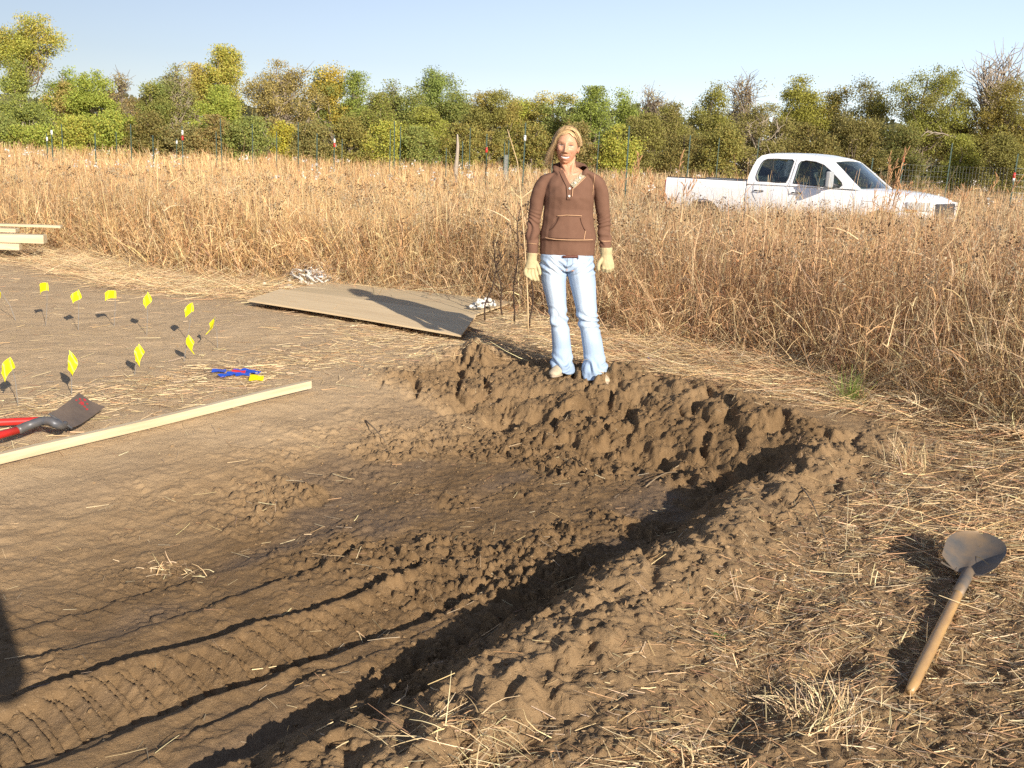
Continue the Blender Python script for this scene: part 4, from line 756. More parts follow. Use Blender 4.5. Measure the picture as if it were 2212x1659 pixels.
def round_shovel():
    # lies on the straw at the right: worn ash handle towards the camera, rounded dark blade beyond
    x0, y0 = on_ground(1968, 1470, 0.05); x1, y1 = on_ground(2092, 1215, 0.08); z0 = hz(x0, y0); L = math.hypot(x1 - x0, y1 - y0); ang = math.atan2(y1 - y0, x1 - x0) - math.pi / 2
    root = empty('round_shovel', (x0, y0, z0 + 0.005), ang); tag(root, 'short shovel with worn wooden handle and rounded dark blade, on the straw at right', 'shovel')
    z1 = hz(x1, y1) + 0.040 - z0 - 0.005; mb = MB(); P = [(0.0, L * 0.98 * k / 12, 0.02 + (z1 - 0.02) * k / 12) for k in range(13)]; mb.tube(P, [0.012, 0.0165, 0.0175, 0.018, 0.018, 0.018, 0.0178, 0.0178, 0.0175, 0.0175, 0.017, 0.0165, 0.016], 16)
    mb.build('handle', M_handle, root, smooth=True)
    mb = MB(); mb.tube([(0.0, L * 0.80, z1 * 0.86 + 0.006), (0, L * 0.95, z1 * 0.98), (0, L * 1.03, z1 * 0.98), (0, L * 1.13, z1 * 0.93)], [0.0195, 0.0205, 0.021, 0.010], 14); mb.build('socket', M_blade2, root, smooth=True)
    def outl(f): 
        hw = 0.102 * (0.90 + 0.10 * min(1, f * 2)) * (1 - max(0, (f - 0.50) / 0.50) ** 2.8) ** 0.5 if f < 1 else 0.012
        return L * 1.015 + 0.27 * f, max(hw, 0.012)
    V, F = blade_mesh(outl, lambda a, f: z1 * 0.86 - 0.01 * math.sin(3.14 * f) + 0.075 * f + 0.058 * a * a * (1 - 0.85 * f) + 0.014 * math.exp(-(a / 0.16) ** 2) * math.exp(-(f / 0.35) ** 2) , 0.0022, 16, 16)
    b = MB().add(V, F).build('blade', M_blade2, root, smooth=True); e = b.modifiers.new('e', 'EDGE_SPLIT'); e.split_angle = R(50)
    for sx in (-1, 1): MB().box((sx * 0.058, L * 1.018, z1 * 0.9 + 0.018), (0.07, 0.016, 0.004), rot=Matrix.Rotation(-sx * 0.32, 3, 'Y')).build('step', M_blade2, root, bevel=0.001)
round_shovel()
def square_shovel():
    # red handle, grey collar, flat muddy blade propped on the handle of another red tool
    c = {k: np.array([*on_ground(*p, zz), zz]) for k, (p, zz) in dict(nl=((156, 933), 0.05), nr=((227, 884), 0.06), fr=((171, 854), 0.13), fl=((106, 902), 0.12), c1=((66, 920), 0.10), c2=((97, 911), 0.12), c3=((118, 916), 0.115), c4=((134, 923), 0.09), end=((38, 932), 0.085), off=((-160, 985), 0.05)).items()}
    zb = hz(-2.3, 5.1); O = np.array([*c['nl'][:2], zb]); root = empty('square_shovel', tuple(O)); tag(root, 'square shovel with red handle, grey collar and muddy blade, beside the long board', 'shovel')
    q = {k: v + np.array([0, 0, zb]) - O for k, v in c.items()}; V = []; F = []; n = 10; m = 10
    for lay in (0, 1):
        for i in range(n + 1):
            for j in range(m + 1):
                a, b = i / n, j / m; p = q['nl'] * (1 - a) * (1 - b) + q['fl'] * (1 - a) * b + q['nr'] * a * (1 - b) + q['fr'] * a * b
                p = p + np.array([0, 0, -0.010 * math.sin(math.pi * b) + 0.006 * a * a + lay * 0.0025 + 0.015 * (1 - a) ** 6]); V.append(p)
    N_ = (n + 1) * (m + 1); g = lambda l, i, j: l * N_ + i * (m + 1) + j
    for i in range(n):
        for j in range(m): F += [(g(1, i, j), g(1, i + 1, j), g(1, i + 1, j + 1), g(1, i, j + 1)), (g(0, i, j), g(0, i, j + 1), g(0, i + 1, j + 1), g(0, i + 1, j))]
        F += [(g(0, i, 0), g(0, i + 1, 0), g(1, i + 1, 0), g(1, i, 0)), (g(0, i, m), g(1, i, m), g(1, i + 1, m), g(0, i + 1, m))]
    for j in range(m): F += [(g(0, 0, j), g(1, 0, j), g(1, 0, j + 1), g(0, 0, j + 1)), (g(0, n, j), g(0, n, j + 1), g(1, n, j + 1), g(1, n, j))]
    bl = MB().add(V, F).build('blade', M_blade, root, smooth=True); e = bl.modifiers.new('e', 'EDGE_SPLIT'); e.split_angle = R(45)
    # leftover red paint near the far edge
    r = np.random.default_rng(2); mb = MB()
    for k in range(13):
        a, b = 0.70 + 0.25 * r.random(), 0.35 + 0.55 * r.random(); p = q['nl'] * (1 - a) * (1 - b) + q['fl'] * (1 - a) * b + q['nr'] * a * (1 - b) + q['fr'] * a * b + np.array([0, 0, -0.010 * math.sin(math.pi * b) + 0.006 * a * a + 0.0034])
        s = r.uniform(0.006, 0.016); t = (q['nr'] - q['nl']); t = t / np.linalg.norm(t); w = (q['fl'] - q['nl']); w = w / np.linalg.norm(w); mb.add([p - t * s, p - w * s * 0.5, p + t * s * r.uniform(0.5, 1.5), p + w * s * 0.6], [(0, 1, 2, 3)])
    mb.build('paint_remains', M_redpaint, root)
    base = q['nl'] * 0.62 + q['fl'] * 0.38 + np.array([0, 0, 0.0])
    K = [q['end'], q['c1'], q['c2'], q['c3'], q['c4'], q['c4'] * 0.4 + (q['nl'] * 0.55 + q['nr'] * 0.1 + q['fl'] * 0.35) * 0.6 + np.array([0, 0, 0.006])]; K = [K[0] * 2 - K[1]] + K + [K[-1] * 2 - K[-2]]; CP = []
    for i in range(1, len(K) - 2):
        for f in np.linspace(0, 1, 5, endpoint=False): CP.append(0.5 * (2 * K[i] + (K[i + 1] - K[i - 1]) * f + (2 * K[i - 1] - 5 * K[i] + 4 * K[i + 1] - K[i + 2]) * f * f + (3 * K[i] - K[i - 1] - 3 * K[i + 1] + K[i + 2]) * f ** 3))
    CP.append(K[-2]); m_ = len(CP); mb = MB(); mb.tube(CP, [0.0215 - 0.010 * max(0, (i / (m_ - 1) - 0.7) / 0.3) for i in range(m_)], 12)
    mb.build('collar', M_grey, root, smooth=True); MB().tube([q['nl'] + np.array([0, 0, 0.012]), q['fl'] + np.array([0, 0, 0.012])], 0.005, 8).build('step', M_grey, root, smooth=True)
    d = q['off'] - q['end']; MB().tube([q['end'] - d * 0.05, q['end'] + d * 0.4, q['off'] + d * 1.6 + np.array([0, 0, -0.02])], 0.0185, 12).build('handle', M_redpaint, root, smooth=True)
    # the other red handle under it
    a = np.array([*on_ground(106, 902, 0.06), zb + 0.03]); b = np.array([*on_ground(-200, 925, 0.04), zb + 0.03]); e = empty('red_tool', tuple(a)); tag(e, 'second red tool, its round handle passing behind the muddy square blade', 'tool')
    MB().tube([(0.05, 0.01, 0.012), (0, 0, 0.012), tuple((b - a) * 0.5 + np.array([0, 0, 0.012])), tuple((b - a) * 1.5 + np.array([0, 0, 0.01]))], 0.0185, 12).build('handle', M_redpaint, e, smooth=True)
square_shovel()
# ------------------------------------------------------------------ pickup truck
M_paint = mat('white_car_paint', (0.80, 0.80, 0.80), 0.28, spec=0.5, coat=0.6)
M_black = mat('black_rubber', (0.02, 0.02, 0.022), 0.6)
M_trim = mat('dark_trim', (0.05, 0.05, 0.055), 0.5)
M_mirror = mat('grey_mirror_case', (0.30, 0.31, 0.32), 0.5)
M_seat = mat('grey_seat', (0.10, 0.105, 0.115), 0.85)
M_lamp = mat('lamp_lens', (0.55, 0.56, 0.55), 0.12, spec=0.8, coat=0.8)
M_amber = mat('amber_lens', (0.6, 0.22, 0.03), 0.2, spec=0.6)
M_rim = mat('steel_rim', (0.45, 0.45, 0.46), 0.35, metal=0.8)
def glass_mat():
    m = bpy.data.materials.new('car_glass'); m.use_nodes = True; N = m.node_tree.nodes; L = m.node_tree.links; N.remove(N['Principled BSDF'])
    g = N.new('ShaderNodeBsdfGlossy'); g.inputs['Roughness'].default_value = 0.03; g.inputs['Color'].default_value = (0.9, 0.95, 1, 1); t = N.new('ShaderNodeBsdfTransparent'); t.inputs[0].default_value = (0.42, 0.50, 0.47, 1)
    f = N.new('ShaderNodeFresnel'); f.inputs[0].default_value = 1.55; x = N.new('ShaderNodeMixShader'); L.new(f.outputs[0], x.inputs[0]); L.new(t.outputs[0], x.inputs[1]); L.new(g.outputs[0], x.inputs[2]); L.new(x.outputs[0], N['Material Output'].inputs[0]); return m
M_glass = glass_mat()
def truck():
    pc = at_dist(1746, 400, 22.3); root = empty('pickup_truck', (pc[0], 22.3, -0.22), R(-38)); tag(root, 'white crew cab pickup truck parked in the tall dry grass in front of the trees', 'truck')
    # lower body of cab and hood: sections along X
    def sec(X, top, hw, bot, crown):
        pts = [(-hw * 0.80, bot), (-hw * 0.97, bot + 0.05), (-hw, bot + 0.30), (-hw * 0.995, top - 0.24), (-hw * 0.975, top - 0.09), (-hw * 0.93, top - 0.025), (-hw * 0.80, top + crown * 0.35), (-hw * 0.4, top + crown * 0.85), (0, top + crown)]
        pts = pts + [(-y, z) for y, z in pts[-2::-1]]; return [(X, y, z) for y, z in pts]
    S = [sec(-0.97, 1.255, 0.985, 0.44, 0.0), sec(-0.90, 1.27, 1.0, 0.42, 0.0), sec(0.2, 1.27, 1.005, 0.42, 0.0), sec(1.0, 1.265, 1.0, 0.42, 0.005), sec(1.42, 1.25, 0.995, 0.42, 0.035), sec(1.8, 1.235, 0.99, 0.42, 0.05), sec(2.3, 1.195, 0.98, 0.42, 0.055), sec(2.6, 1.15, 0.965, 0.44, 0.05), sec(2.76, 1.09, 0.945, 0.47, 0.04), sec(2.84, 0.99, 0.92, 0.52, 0.02)]
    n = len(S[0]); V = [p for s in S for p in s]; F = [(i * n + k, i * n + (k + 1) % n, (i + 1) * n + (k + 1) % n, (i + 1) * n + k) for i in range(len(S) - 1) for k in range(n)] + [tuple(range(n))[::-1], tuple(range((len(S) - 1) * n, len(S) * n))]
    body = MB().add(V, [f[::-1] for f in F]).build('body', M_paint, root, smooth=True)
    # the load bed as one open box
    bx0, bx1, hw, zt, zb = -2.92, -1.0, 0.985, 1.30, 0.46; prof = [(hw * 0.9, zb), (hw, zb + 0.12), (hw, zt - 0.16), (hw * 0.985, zt - 0.03), (hw * 0.96, zt), (hw * 0.90, zt), (hw * 0.885, zt - 0.03), (hw * 0.885, 0.80)]
    prof = [(-a, b) for a, b in prof[::1]] + [(a, b) for a, b in prof[::-1]]; V = [(X, a, b) for X in (bx0, bx0 + 0.03, bx1) for a, b in prof]; n = len(prof); F = [(i * n + k, i * n + (k + 1) % n, (i + 1) * n + (k + 1) % n, (i + 1) * n + k) for i in range(2) for k in range(n)]
    mb = MB().add(V, F); mb.add([(bx0, a, b) for a, b in prof], [tuple(range(n))]); mb.add([(bx1, a, b) for a, b in prof], [tuple(range(n))[::-1]])
    mb.box((bx0 + 0.035, 0, 1.04), (0.07, 1.73, 0.50)).box((bx1 - 0.03, 0, 1.04), (0.05, 1.73, 0.48)); bed = mb.build('load_bed', M_paint, root, smooth=False)
    for o, xw in ((body, 1.95), (bed, -1.95)):
        c = MB().tube([(xw, -1.3, 0.41), (xw, 1.3, 0.41)], 0.47, 28, ref=(1, 0, 0)).build('cutter'); c.parent = root; b = o.modifiers.new('b', 'BOOLEAN'); b.operation = 'DIFFERENCE'; b.object = c; b.solver = 'EXACT' if o is body else 'FAST'
        bake(o); bpy.data.objects.remove(c)
        es = o.modifiers.new('e', 'EDGE_SPLIT'); es.split_angle = R(38)
    MB().box(((bx0 + bx1) / 2, 0, zt + 0.012), (1.92, 0.001, 0.001)).box(((bx0 + bx1) / 2, -0.915, zt + 0.008), (1.9, 0.075, 0.02)).box(((bx0 + bx1) / 2, 0.915, zt + 0.008), (1.9, 0.075, 0.02)).build('rail_caps', M_trim, root, bevel=0.004)
    # cab sides with window openings
    yw = lambda z: 0.965 - 0.20 * np.clip((z - 1.26) / 0.62, 0, 1) ** 1.15
    outer = [(-0.97, 1.25), (-0.955, 1.42), (-0.90, 1.62), (-0.84, 1.76), (-0.74, 1.845), (-0.60, 1.878), (-0.2, 1.89), (0.3, 1.888), (0.65, 1.868), (0.92, 1.828), (1.08, 1.78), (1.35, 1.60), (1.60, 1.42), (1.80, 1.285), (1.84, 1.25)]
    cx_ = lambda L_: [(-0.97 + (a + 0.97) * 0.875, b) for a, b in L_]; outer = cx_(outer)
    w1 = [(-0.72, 1.34), (-0.755, 1.40), (-0.74, 1.52), (-0.69, 1.68), (-0.64, 1.745), (-0.56, 1.775), (-0.3, 1.785), (0.07, 1.785), (0.115, 1.75), (0.07, 1.40), (0.03, 1.315), (-0.2, 1.31), (-0.66, 1.315)]
    w2 = [(0.22, 1.31), (0.26, 1.70), (0.30, 1.755), (0.40, 1.775), (0.65, 1.755), (0.86, 1.70), (1.10, 1.56), (1.37, 1.37), (1.40, 1.32), (1.34, 1.27), (1.2, 1.265), (0.6, 1.29)]
    w1 = cx_(w1); w2 = cx_(w2)
    for sgn in (-1, 1):
        loops = [outer, w1, w2]; vs = [Vector((p[0], p[1], 0)) for l in loops for p in l]; tris = tessellate_polygon([[Vector((p[0], p[1], 0)) for p in l] for l in loops]); k = len(vs)
        V = [(v.x, sgn * yw(v.y), v.y) for v in vs] + [(v.x, sgn * (yw(v.y) - 0.05), v.y) for v in vs]; F = []
        for t in tris: F += [tuple(t), tuple(q + k for q in t[::-1])]
        o_ = 0
        for l in loops:
            m = len(l); F += [(o_ + i, o_ + (i + 1) % m, o_ + (i + 1) % m + k, o_ + i + k) for i in range(m)]; o_ += m
        me = MB().add(V, F).build('cab_side', M_paint, root); bm = bmesh.new(); bm.from_mesh(me.data); bmesh.ops.recalc_face_normals(bm, faces=bm.faces[:]); bm.to_mesh(me.data); bm.free()
        for nm, wl_ in (('rear_door_window', w1), ('front_door_window', w2)):
            c = np.mean(wl_, 0); big = [(c[0] + (p[0] - c[0]) * 1.03, c[1] + (p[1] - c[1]) * 1.03) for p in wl_]
            MB().add([(p[0], sgn * (yw(p[1]) - 0.022), p[1]) for p in big], [tuple(range(len(big)))]).build(nm, M_glass, root)
            mb = MB(); q = [(p[0], sgn * (yw(p[1]) + 0.002), p[1]) for p in wl_]; mb.tube(q + q[:1], 0.011, 5); mb.build('window_seal', M_trim, root, smooth=True)
        # shut lines, handles
        mb = MB()
        for ln in ([(0.03, 1.80), (0.01, 1.27), (0.0, 0.55)], [(-0.80, 1.30), (-0.80, 1.05), (-0.70, 0.9)], [(1.40, 1.22), (1.40, 0.8), (1.36, 0.55)]):
            MB().tube([(a, sgn * ((yw(b) if b > 1.27 else 1.0 - 0.03 * max(0, b - 1.0)) + 0.001), b) for a, b in ln], 0.004, 4, cap=False).build('door_gap', M_trim, root)
        pass
        for hx in (-0.66, 0.18): MB().tube([(hx - 0.1, sgn * 1.0, 1.115), (hx - 0.06, sgn * 1.03, 1.12), (hx + 0.06, sgn * 1.03, 1.12), (hx + 0.1, sgn * 1.0, 1.115)], 0.016, 8).build('door_handle', M_trim, root, smooth=True)
        # towing mirror on an arm
        mb = MB(); mb.box((0.93, sgn * 1.20, 1.42), (0.10, 0.22, 0.32)); mi = mb.build('side_mirror', M_mirror, root, bevel=0.03, bseg=3); MB().tube([(1.0, sgn * 0.92, 1.30), (0.96, sgn * 1.1, 1.33)], 0.03, 8).build('mirror_arm', M_trim, mi, smooth=True)
        MB().box((2.60, sgn * 0.925, 0.99), (0.36, 0.10, 0.17), rot=Matrix.Rotation(-sgn * 0.10, 3, 'Z')).box((2.76, sgn * 0.80, 0.985), (0.14, 0.28, 0.17), rot=Matrix.Rotation(-sgn * 0.18, 3, 'Z')).build('headlight', M_lamp, root, bevel=0.02, bseg=3)
        MB().box((2.52, sgn * 0.965, 0.905), (0.22, 0.05, 0.045)).build('turn_signal', M_amber, root, bevel=0.01)
        MB().box((-2.93, sgn * 0.90, 1.05), (0.05, 0.14, 0.40)).build('tail_light', M_red, root, bevel=0.015)
    # roof, windshield, rear wall
    xz = [p for p in outer if p[1] > 1.76]; nc = 13; V = []; F = []
    for (X, Z) in xz:
        for j in range(nc):
            a = -1 + 2 * j / (nc - 1); bx = 0.06 * (1 - a * a) * (1 if X > 0.8 else (-1 if X < -0.7 else 0)); V.append((X + bx, a * yw(Z), Z + 0.045 * (1 - a * a)))
    F = [(i * nc + j, (i + 1) * nc + j, (i + 1) * nc + j + 1, i * nc + j + 1) for i in range(len(xz) - 1) for j in range(nc - 1)]
    rf = MB().add(V, F).build('roof', M_paint, root, smooth=True); so = rf.modifiers.new('s', 'SOLIDIFY'); so.thickness = 0.03; so.offset = -1
    def curved(name, rows, m_, inset, bow, parent=root):
        V = []; nc = 13
        for (X, Z) in rows:
            for j in range(nc):
                a = -1 + 2 * j / (nc - 1); V.append((X + bow * (1 - a * a), a * (yw(Z) - inset), Z + 0.03 * (1 - a * a) * (1 if Z > 1.6 else 0.3)))
        F = [(i * nc + j, (i + 1) * nc + j, (i + 1) * nc + j + 1, i * nc + j + 1) for i in range(len(rows) - 1) for j in range(nc - 1)]; return MB().add(V, F).build(name, m_, parent, smooth=True)
    curved('windshield', cx_([(1.08, 1.765), (1.33, 1.595), (1.57, 1.42), (1.78, 1.265)]), M_glass, 0.045, 0.14)
    curved('rear_window', [(-0.93, 1.42), (-0.88, 1.60), (-0.83, 1.74)], M_glass, 0.12, -0.03); curved('rear_wall', [(-0.955, 1.24), (-0.935, 1.43)], M_paint, 0.005, -0.03)
    curved('dashboard', cx_([(1.25, 1.26), (1.62, 1.24)]), M_trim, 0.05, 0.12)
    MB().box((0.95, 0, 1.10), (0.45, 1.8, 0.28)).build('dash_panel', M_trim, root, bevel=0.04)
    for sy in (-0.42, 0.42):
        mb = MB(); mb.box((0.36, sy, 1.12), (0.16, 0.50, 0.62), rot=Matrix.Rotation(-0.16, 3, 'Y')).box((0.52, sy, 0.86), (0.5, 0.5, 0.14)); s = mb.build('front_seat', M_seat, root, bevel=0.05, bseg=3); MB().box((0.27, sy, 1.52), (0.10, 0.27, 0.19)).build('headrest', M_seat, s, bevel=0.04, bseg=3)
    MB().box((-0.68, 0, 1.10), (0.18, 1.5, 0.60)).box((-0.5, 0, 0.86), (0.5, 1.5, 0.14)).build('rear_seat', M_seat, root, bevel=0.05, bseg=3)
    MB().tube([(0.80 + 0.05 * math.sin(k), 0.42 + 0.19 * math.cos(k), 1.26 + 0.18 * math.sin(k)) for k in np.linspace(0, 6.283, 17)], 0.014, 6).build('steering_wheel', M_trim, root, smooth=True)
    MB().box((2.87, 0, 0.92), (0.06, 1.15, 0.26)).build('grille', M_trim, root, bevel=0.02); MB().box((2.90, 0, 0.62), (0.16, 1.86, 0.24)).build('front_bumper', M_rim, root, bevel=0.05, bseg=3); MB().box((-3.02, 0, 0.60), (0.14, 1.86, 0.18)).build('rear_bumper', M_rim, root, bevel=0.03)
    MB().box((0, 0, 0.42), (5.2, 0.9, 0.16)).build('chassis', M_black, root)
    for xw in (1.95, -1.95):
        for sy in (-1, 1):
            mb = MB(); prof = [(0.20, 0.10), (0.37, 0.13), (0.40, 0.10), (0.405, 0.0), (0.40, -0.10), (0.37, -0.13), (0.20, -0.10)]; V = [(xw + r_ * math.cos(q), sy * 0.86 + w_, 0.41 + r_ * math.sin(q)) for q in np.linspace(0, 2 * math.pi, 32, endpoint=False) for r_, w_ in prof]; n = len(prof)
            F = [(i * n + k, ((i + 1) % 32) * n + k, ((i + 1) % 32) * n + (k + 1) % n, i * n + (k + 1) % n) for i in range(32) for k in range(n)]; wh = MB().add(V, F).build('wheel', M_black, root, smooth=True)
            mb = MB().tube([(xw, sy * 0.80, 0.41), (xw, sy * 0.93, 0.41), (xw, sy * 0.95, 0.41)], [0.215, 0.215, 0.17], 24); mb.tube([(xw, sy * 0.94, 0.41), (xw, sy * 0.985, 0.41)], 0.06, 12)
            for q in range(6): mb.box((xw + 0.14 * math.cos(q * math.pi / 3), sy * 0.955, 0.41 + 0.14 * math.sin(q * math.pi / 3)), (0.05, 0.02, 0.05))
            mb.build('rim', M_rim, wh, smooth=False)
    return root
truck()
# ------------------------------------------------------------------ the person
def cloth_mat(name, c1, c2, sc_, bump, rough=0.9, attr=False, amt=0.5):
    return mat(name, c1, rough, spec=0.15, var=None if attr else (sc_, amt, c2), bump=bump, attr=attr)
M_skin = mat('skin', (0.6, 0.35, 0.24), 0.5, spec=0.35, attr=True, bump=(300, 0.1, 0.0006))
M_skin.node_tree.nodes['Principled BSDF'].inputs['Subsurface Weight'].default_value = 0.12
M_skin.node_tree.nodes['Principled BSDF'].inputs['Subsurface Radius'].default_value = (0.01, 0.004, 0.002)
M_sweat = cloth_mat('brown_fleece', (0.135, 0.070, 0.046), (0.165, 0.088, 0.058), 14, (350, 0.5, 0.0012))
M_denim = mat('faded_denim', (0.4, 0.55, 0.75), 0.85, spec=0.1, attr=True, bump=(420, 0.45, 0.001))
M_glove = cloth_mat('tan_leather_glove', (0.50, 0.41, 0.235), (0.38, 0.30, 0.16), 22, (160, 0.4, 0.0012), 0.75)
M_hair = mat('blond_hair', (0.5, 0.36, 0.18), 0.45, spec=0.4, attr=True)
M_stitch = mat('tan_thread', (0.46, 0.27, 0.15), 0.8); M_seamdark = mat('dark_seam', (0.07, 0.03, 0.018), 0.9)
M_print = mat('patterned_lining', (0.50, 0.42, 0.28), 0.8, var=(220, 0.12, (0.13, 0.12, 0.08)))
M_button = mat('pale_button', (0.72, 0.68, 0.58), 0.25, spec=0.7); M_belt = mat('red_brown_belt', (0.11, 0.035, 0.022), 0.5)
M_shoe = cloth_mat('pale_canvas_shoe', (0.56, 0.47, 0.33), (0.34, 0.26, 0.17), 16, (90, 0.3, 0.001)); M_sole = mat('shoe_sole', (0.35, 0.28, 0.2), 0.7)
def px_(X): return X
def ring_tube(mb, rows, n=20):
    """rows: (x, y, z, rx, ry) -> vertical-ish limb with level elliptical rings"""
    V = []
    for (x, y, z, rx, ry) in rows:
        for k in range(n): q = 2 * math.pi * k / n; V.append((x + rx * math.cos(q), y + ry * math.sin(q), z))
    m = len(rows); F = [(i * n + k, i * n + (k + 1) % n, (i + 1) * n + (k + 1) % n, (i + 1) * n + k) for i in range(m - 1) for k in range(n)] + [tuple(range(n))[::-1], tuple(range((m - 1) * n, m * n))]
    return mb.add(V, F)
def interp_rows(rows, k=4):
    a = np.array(rows, float); t = np.arange(len(a)); tt = np.linspace(0, len(a) - 1, (len(a) - 1) * k + 1); return [tuple(np.interp(tt, t, a[:, c])[i] for c in range(5)) for i in range(len(tt))]
ARM_L = [(-0.115, 0.0, 1.330, 0.030, 0.040), (-0.150, 0.0, 1.305, 0.046, 0.052), (-0.180, 0.0, 1.262, 0.050, 0.056), (-0.200, 0.0, 1.21, 0.048, 0.054), (-0.212, 0.005, 1.16, 0.047, 0.052), (-0.226, 0.015, 1.04, 0.043, 0.046), (-0.232, 0.0, 0.93, 0.041, 0.042), (-0.229, -0.015, 0.84, 0.037, 0.038), (-0.228, -0.02, 0.80, 0.035, 0.036)]
ARM_R = [(0.105, 0.0, 1.350, 0.030, 0.040), (0.143, 0.0, 1.325, 0.046, 0.052), (0.175, 0.0, 1.285, 0.050, 0.056), (0.198, 0.0, 1.235, 0.049, 0.054), (0.212, 0.005, 1.18, 0.048, 0.052), (0.234, 0.015, 1.055, 0.044, 0.046), (0.245, 0.0, 0.95, 0.043, 0.042), (0.254, -0.015, 0.875, 0.040, 0.040), (0.257, -0.02, 0.84, 0.037, 0.037)]
TORSO = [(0.003, 0.0, 0.80, 0.181, 0.115), (0.003, 0.0, 0.835, 0.184, 0.120), (0.003, 0.0, 0.93, 0.184, 0.124), (0.000, 0.0, 1.02, 0.170, 0.118), (-0.003, 0.0, 1.10, 0.160, 0.116), (-0.004, -0.008, 1.18, 0.160, 0.128), (-0.004, -0.004, 1.25, 0.162, 0.120), (-0.004, 0.0, 1.295, 0.150, 0.100), (-0.006, 0.006, 1.33, 0.122, 0.080), (-0.010, 0.012, 1.355, 0.092, 0.068), (-0.012, 0.014, 1.372, 0.066, 0.058)]
LEG_L = [(-0.075, 0.0, 0.80, 0.098, 0.108), (-0.082, 0.0, 0.72, 0.092, 0.108), (-0.078, 0.0, 0.62, 0.084, 0.092), (-0.055, 0.0, 0.50, 0.068, 0.076), (-0.038, -0.005, 0.41, 0.060, 0.066), (-0.018, 0.0, 0.30, 0.062, 0.066), (0.000, 0.005, 0.17, 0.066, 0.070), (0.008, -0.01, 0.075, 0.076, 0.095), (0.010, -0.03, 0.018, 0.082, 0.118)]
LEG_R = [(0.080, 0.0, 0.80, 0.098, 0.108), (0.096, 0.0, 0.72, 0.095, 0.108), (0.117, -0.005, 0.62, 0.090, 0.094), (0.140, -0.02, 0.50, 0.076, 0.078), (0.163, -0.04, 0.39, 0.068, 0.070), (0.190, -0.05, 0.28, 0.068, 0.068), (0.216, -0.06, 0.15, 0.071, 0.072), (0.231, -0.085, 0.06, 0.082, 0.098), (0.237, -0.11, -0.006, 0.088, 0.118)]
def shrink(rows, f): return [(x, y, z, rx * f, ry * f) for (x, y, z, rx, ry) in rows]
HC = np.array([-0.036, -0.020, 1.505]); HR = Matrix.Rotation(R(3.0), 3, 'Y') @ Matrix.Rotation(R(-6), 3, 'Z')     # eye level of the head, small tilt and turn
def head_shape():
    n, m = 96, 96; th = np.linspace(0, np.pi, m + 1)[:, None]; ph = np.linspace(0, 2 * np.pi, n, endpoint=False)[None]
    ux = np.sin(th) * np.cos(ph); uy = np.sin(th) * np.sin(ph); uz = np.cos(th) * np.ones_like(ph)
    x = 0.073 * ux; y = np.where(uy < 0, 0.088, 0.102) * uy; z = np.where(uz > 0, 0.112, 0.118) * uz
    t = np.clip(-z / 0.118, 0, 1); x = x * (1 - 0.22 * t ** 1.4) * (1 + 0.10 * np.clip(t - 0.2, 0, 1) * (1 - t)); y = np.where(y > 0, y * (1 - 0.55 * t), y * (1 - 0.06 * t)); x = x * np.where(z > 0.03, 1 - 0.05 * ((z - 0.03) / 0.08), 1)
    front = sst(0.0, -0.5, uy)
    g = lambda cx, cz, sx, sz: np.exp(-((x - cx) / sx) ** 2 - ((z - cz) / sz) ** 2) * front
    dy = 0
    ridge = np.exp(-(x / (0.0085 + 0.005 * sst(0.01, -0.04, z))) ** 2) * sst(0.022, -0.030, z) * sst(-0.052, -0.040, z) * front; dy = dy - 0.026 * ridge - 0.004 * g(0, 0.012, 0.008, 0.02)
    for sx in (-1, 1):
        dy = dy - 0.008 * g(sx * 0.012, -0.040, 0.007, 0.007) + 0.013 * g(sx * 0.031, 0.000, 0.016, 0.012) - 0.0055 * g(sx * 0.030, 0.001, 0.012, 0.006) - 0.006 * g(sx * 0.026, 0.020, 0.022, 0.007) - 0.010 * g(sx * 0.044, -0.026, 0.017, 0.018) + 0.003 * g(sx * 0.036, -0.055, 0.006, 0.02)
    dy = dy + 0.003 * g(0, -0.071, 0.028, 0.006) - 0.0055 * g(0, -0.060, 0.026, 0.005) - 0.0065 * g(0, -0.084, 0.022, 0.006) + 0.003 * g(0, -0.094, 0.02, 0.005) - 0.009 * g(0, -0.108, 0.02, 0.013)
    y = y + dy; return np.stack([x, y, z], -1).reshape(-1, 3), [(i * n + k, (i + 1) * n + k, (i + 1) * n + (k + 1) % n, i * n + (k + 1) % n) for i in range(m) for k in range(n)]
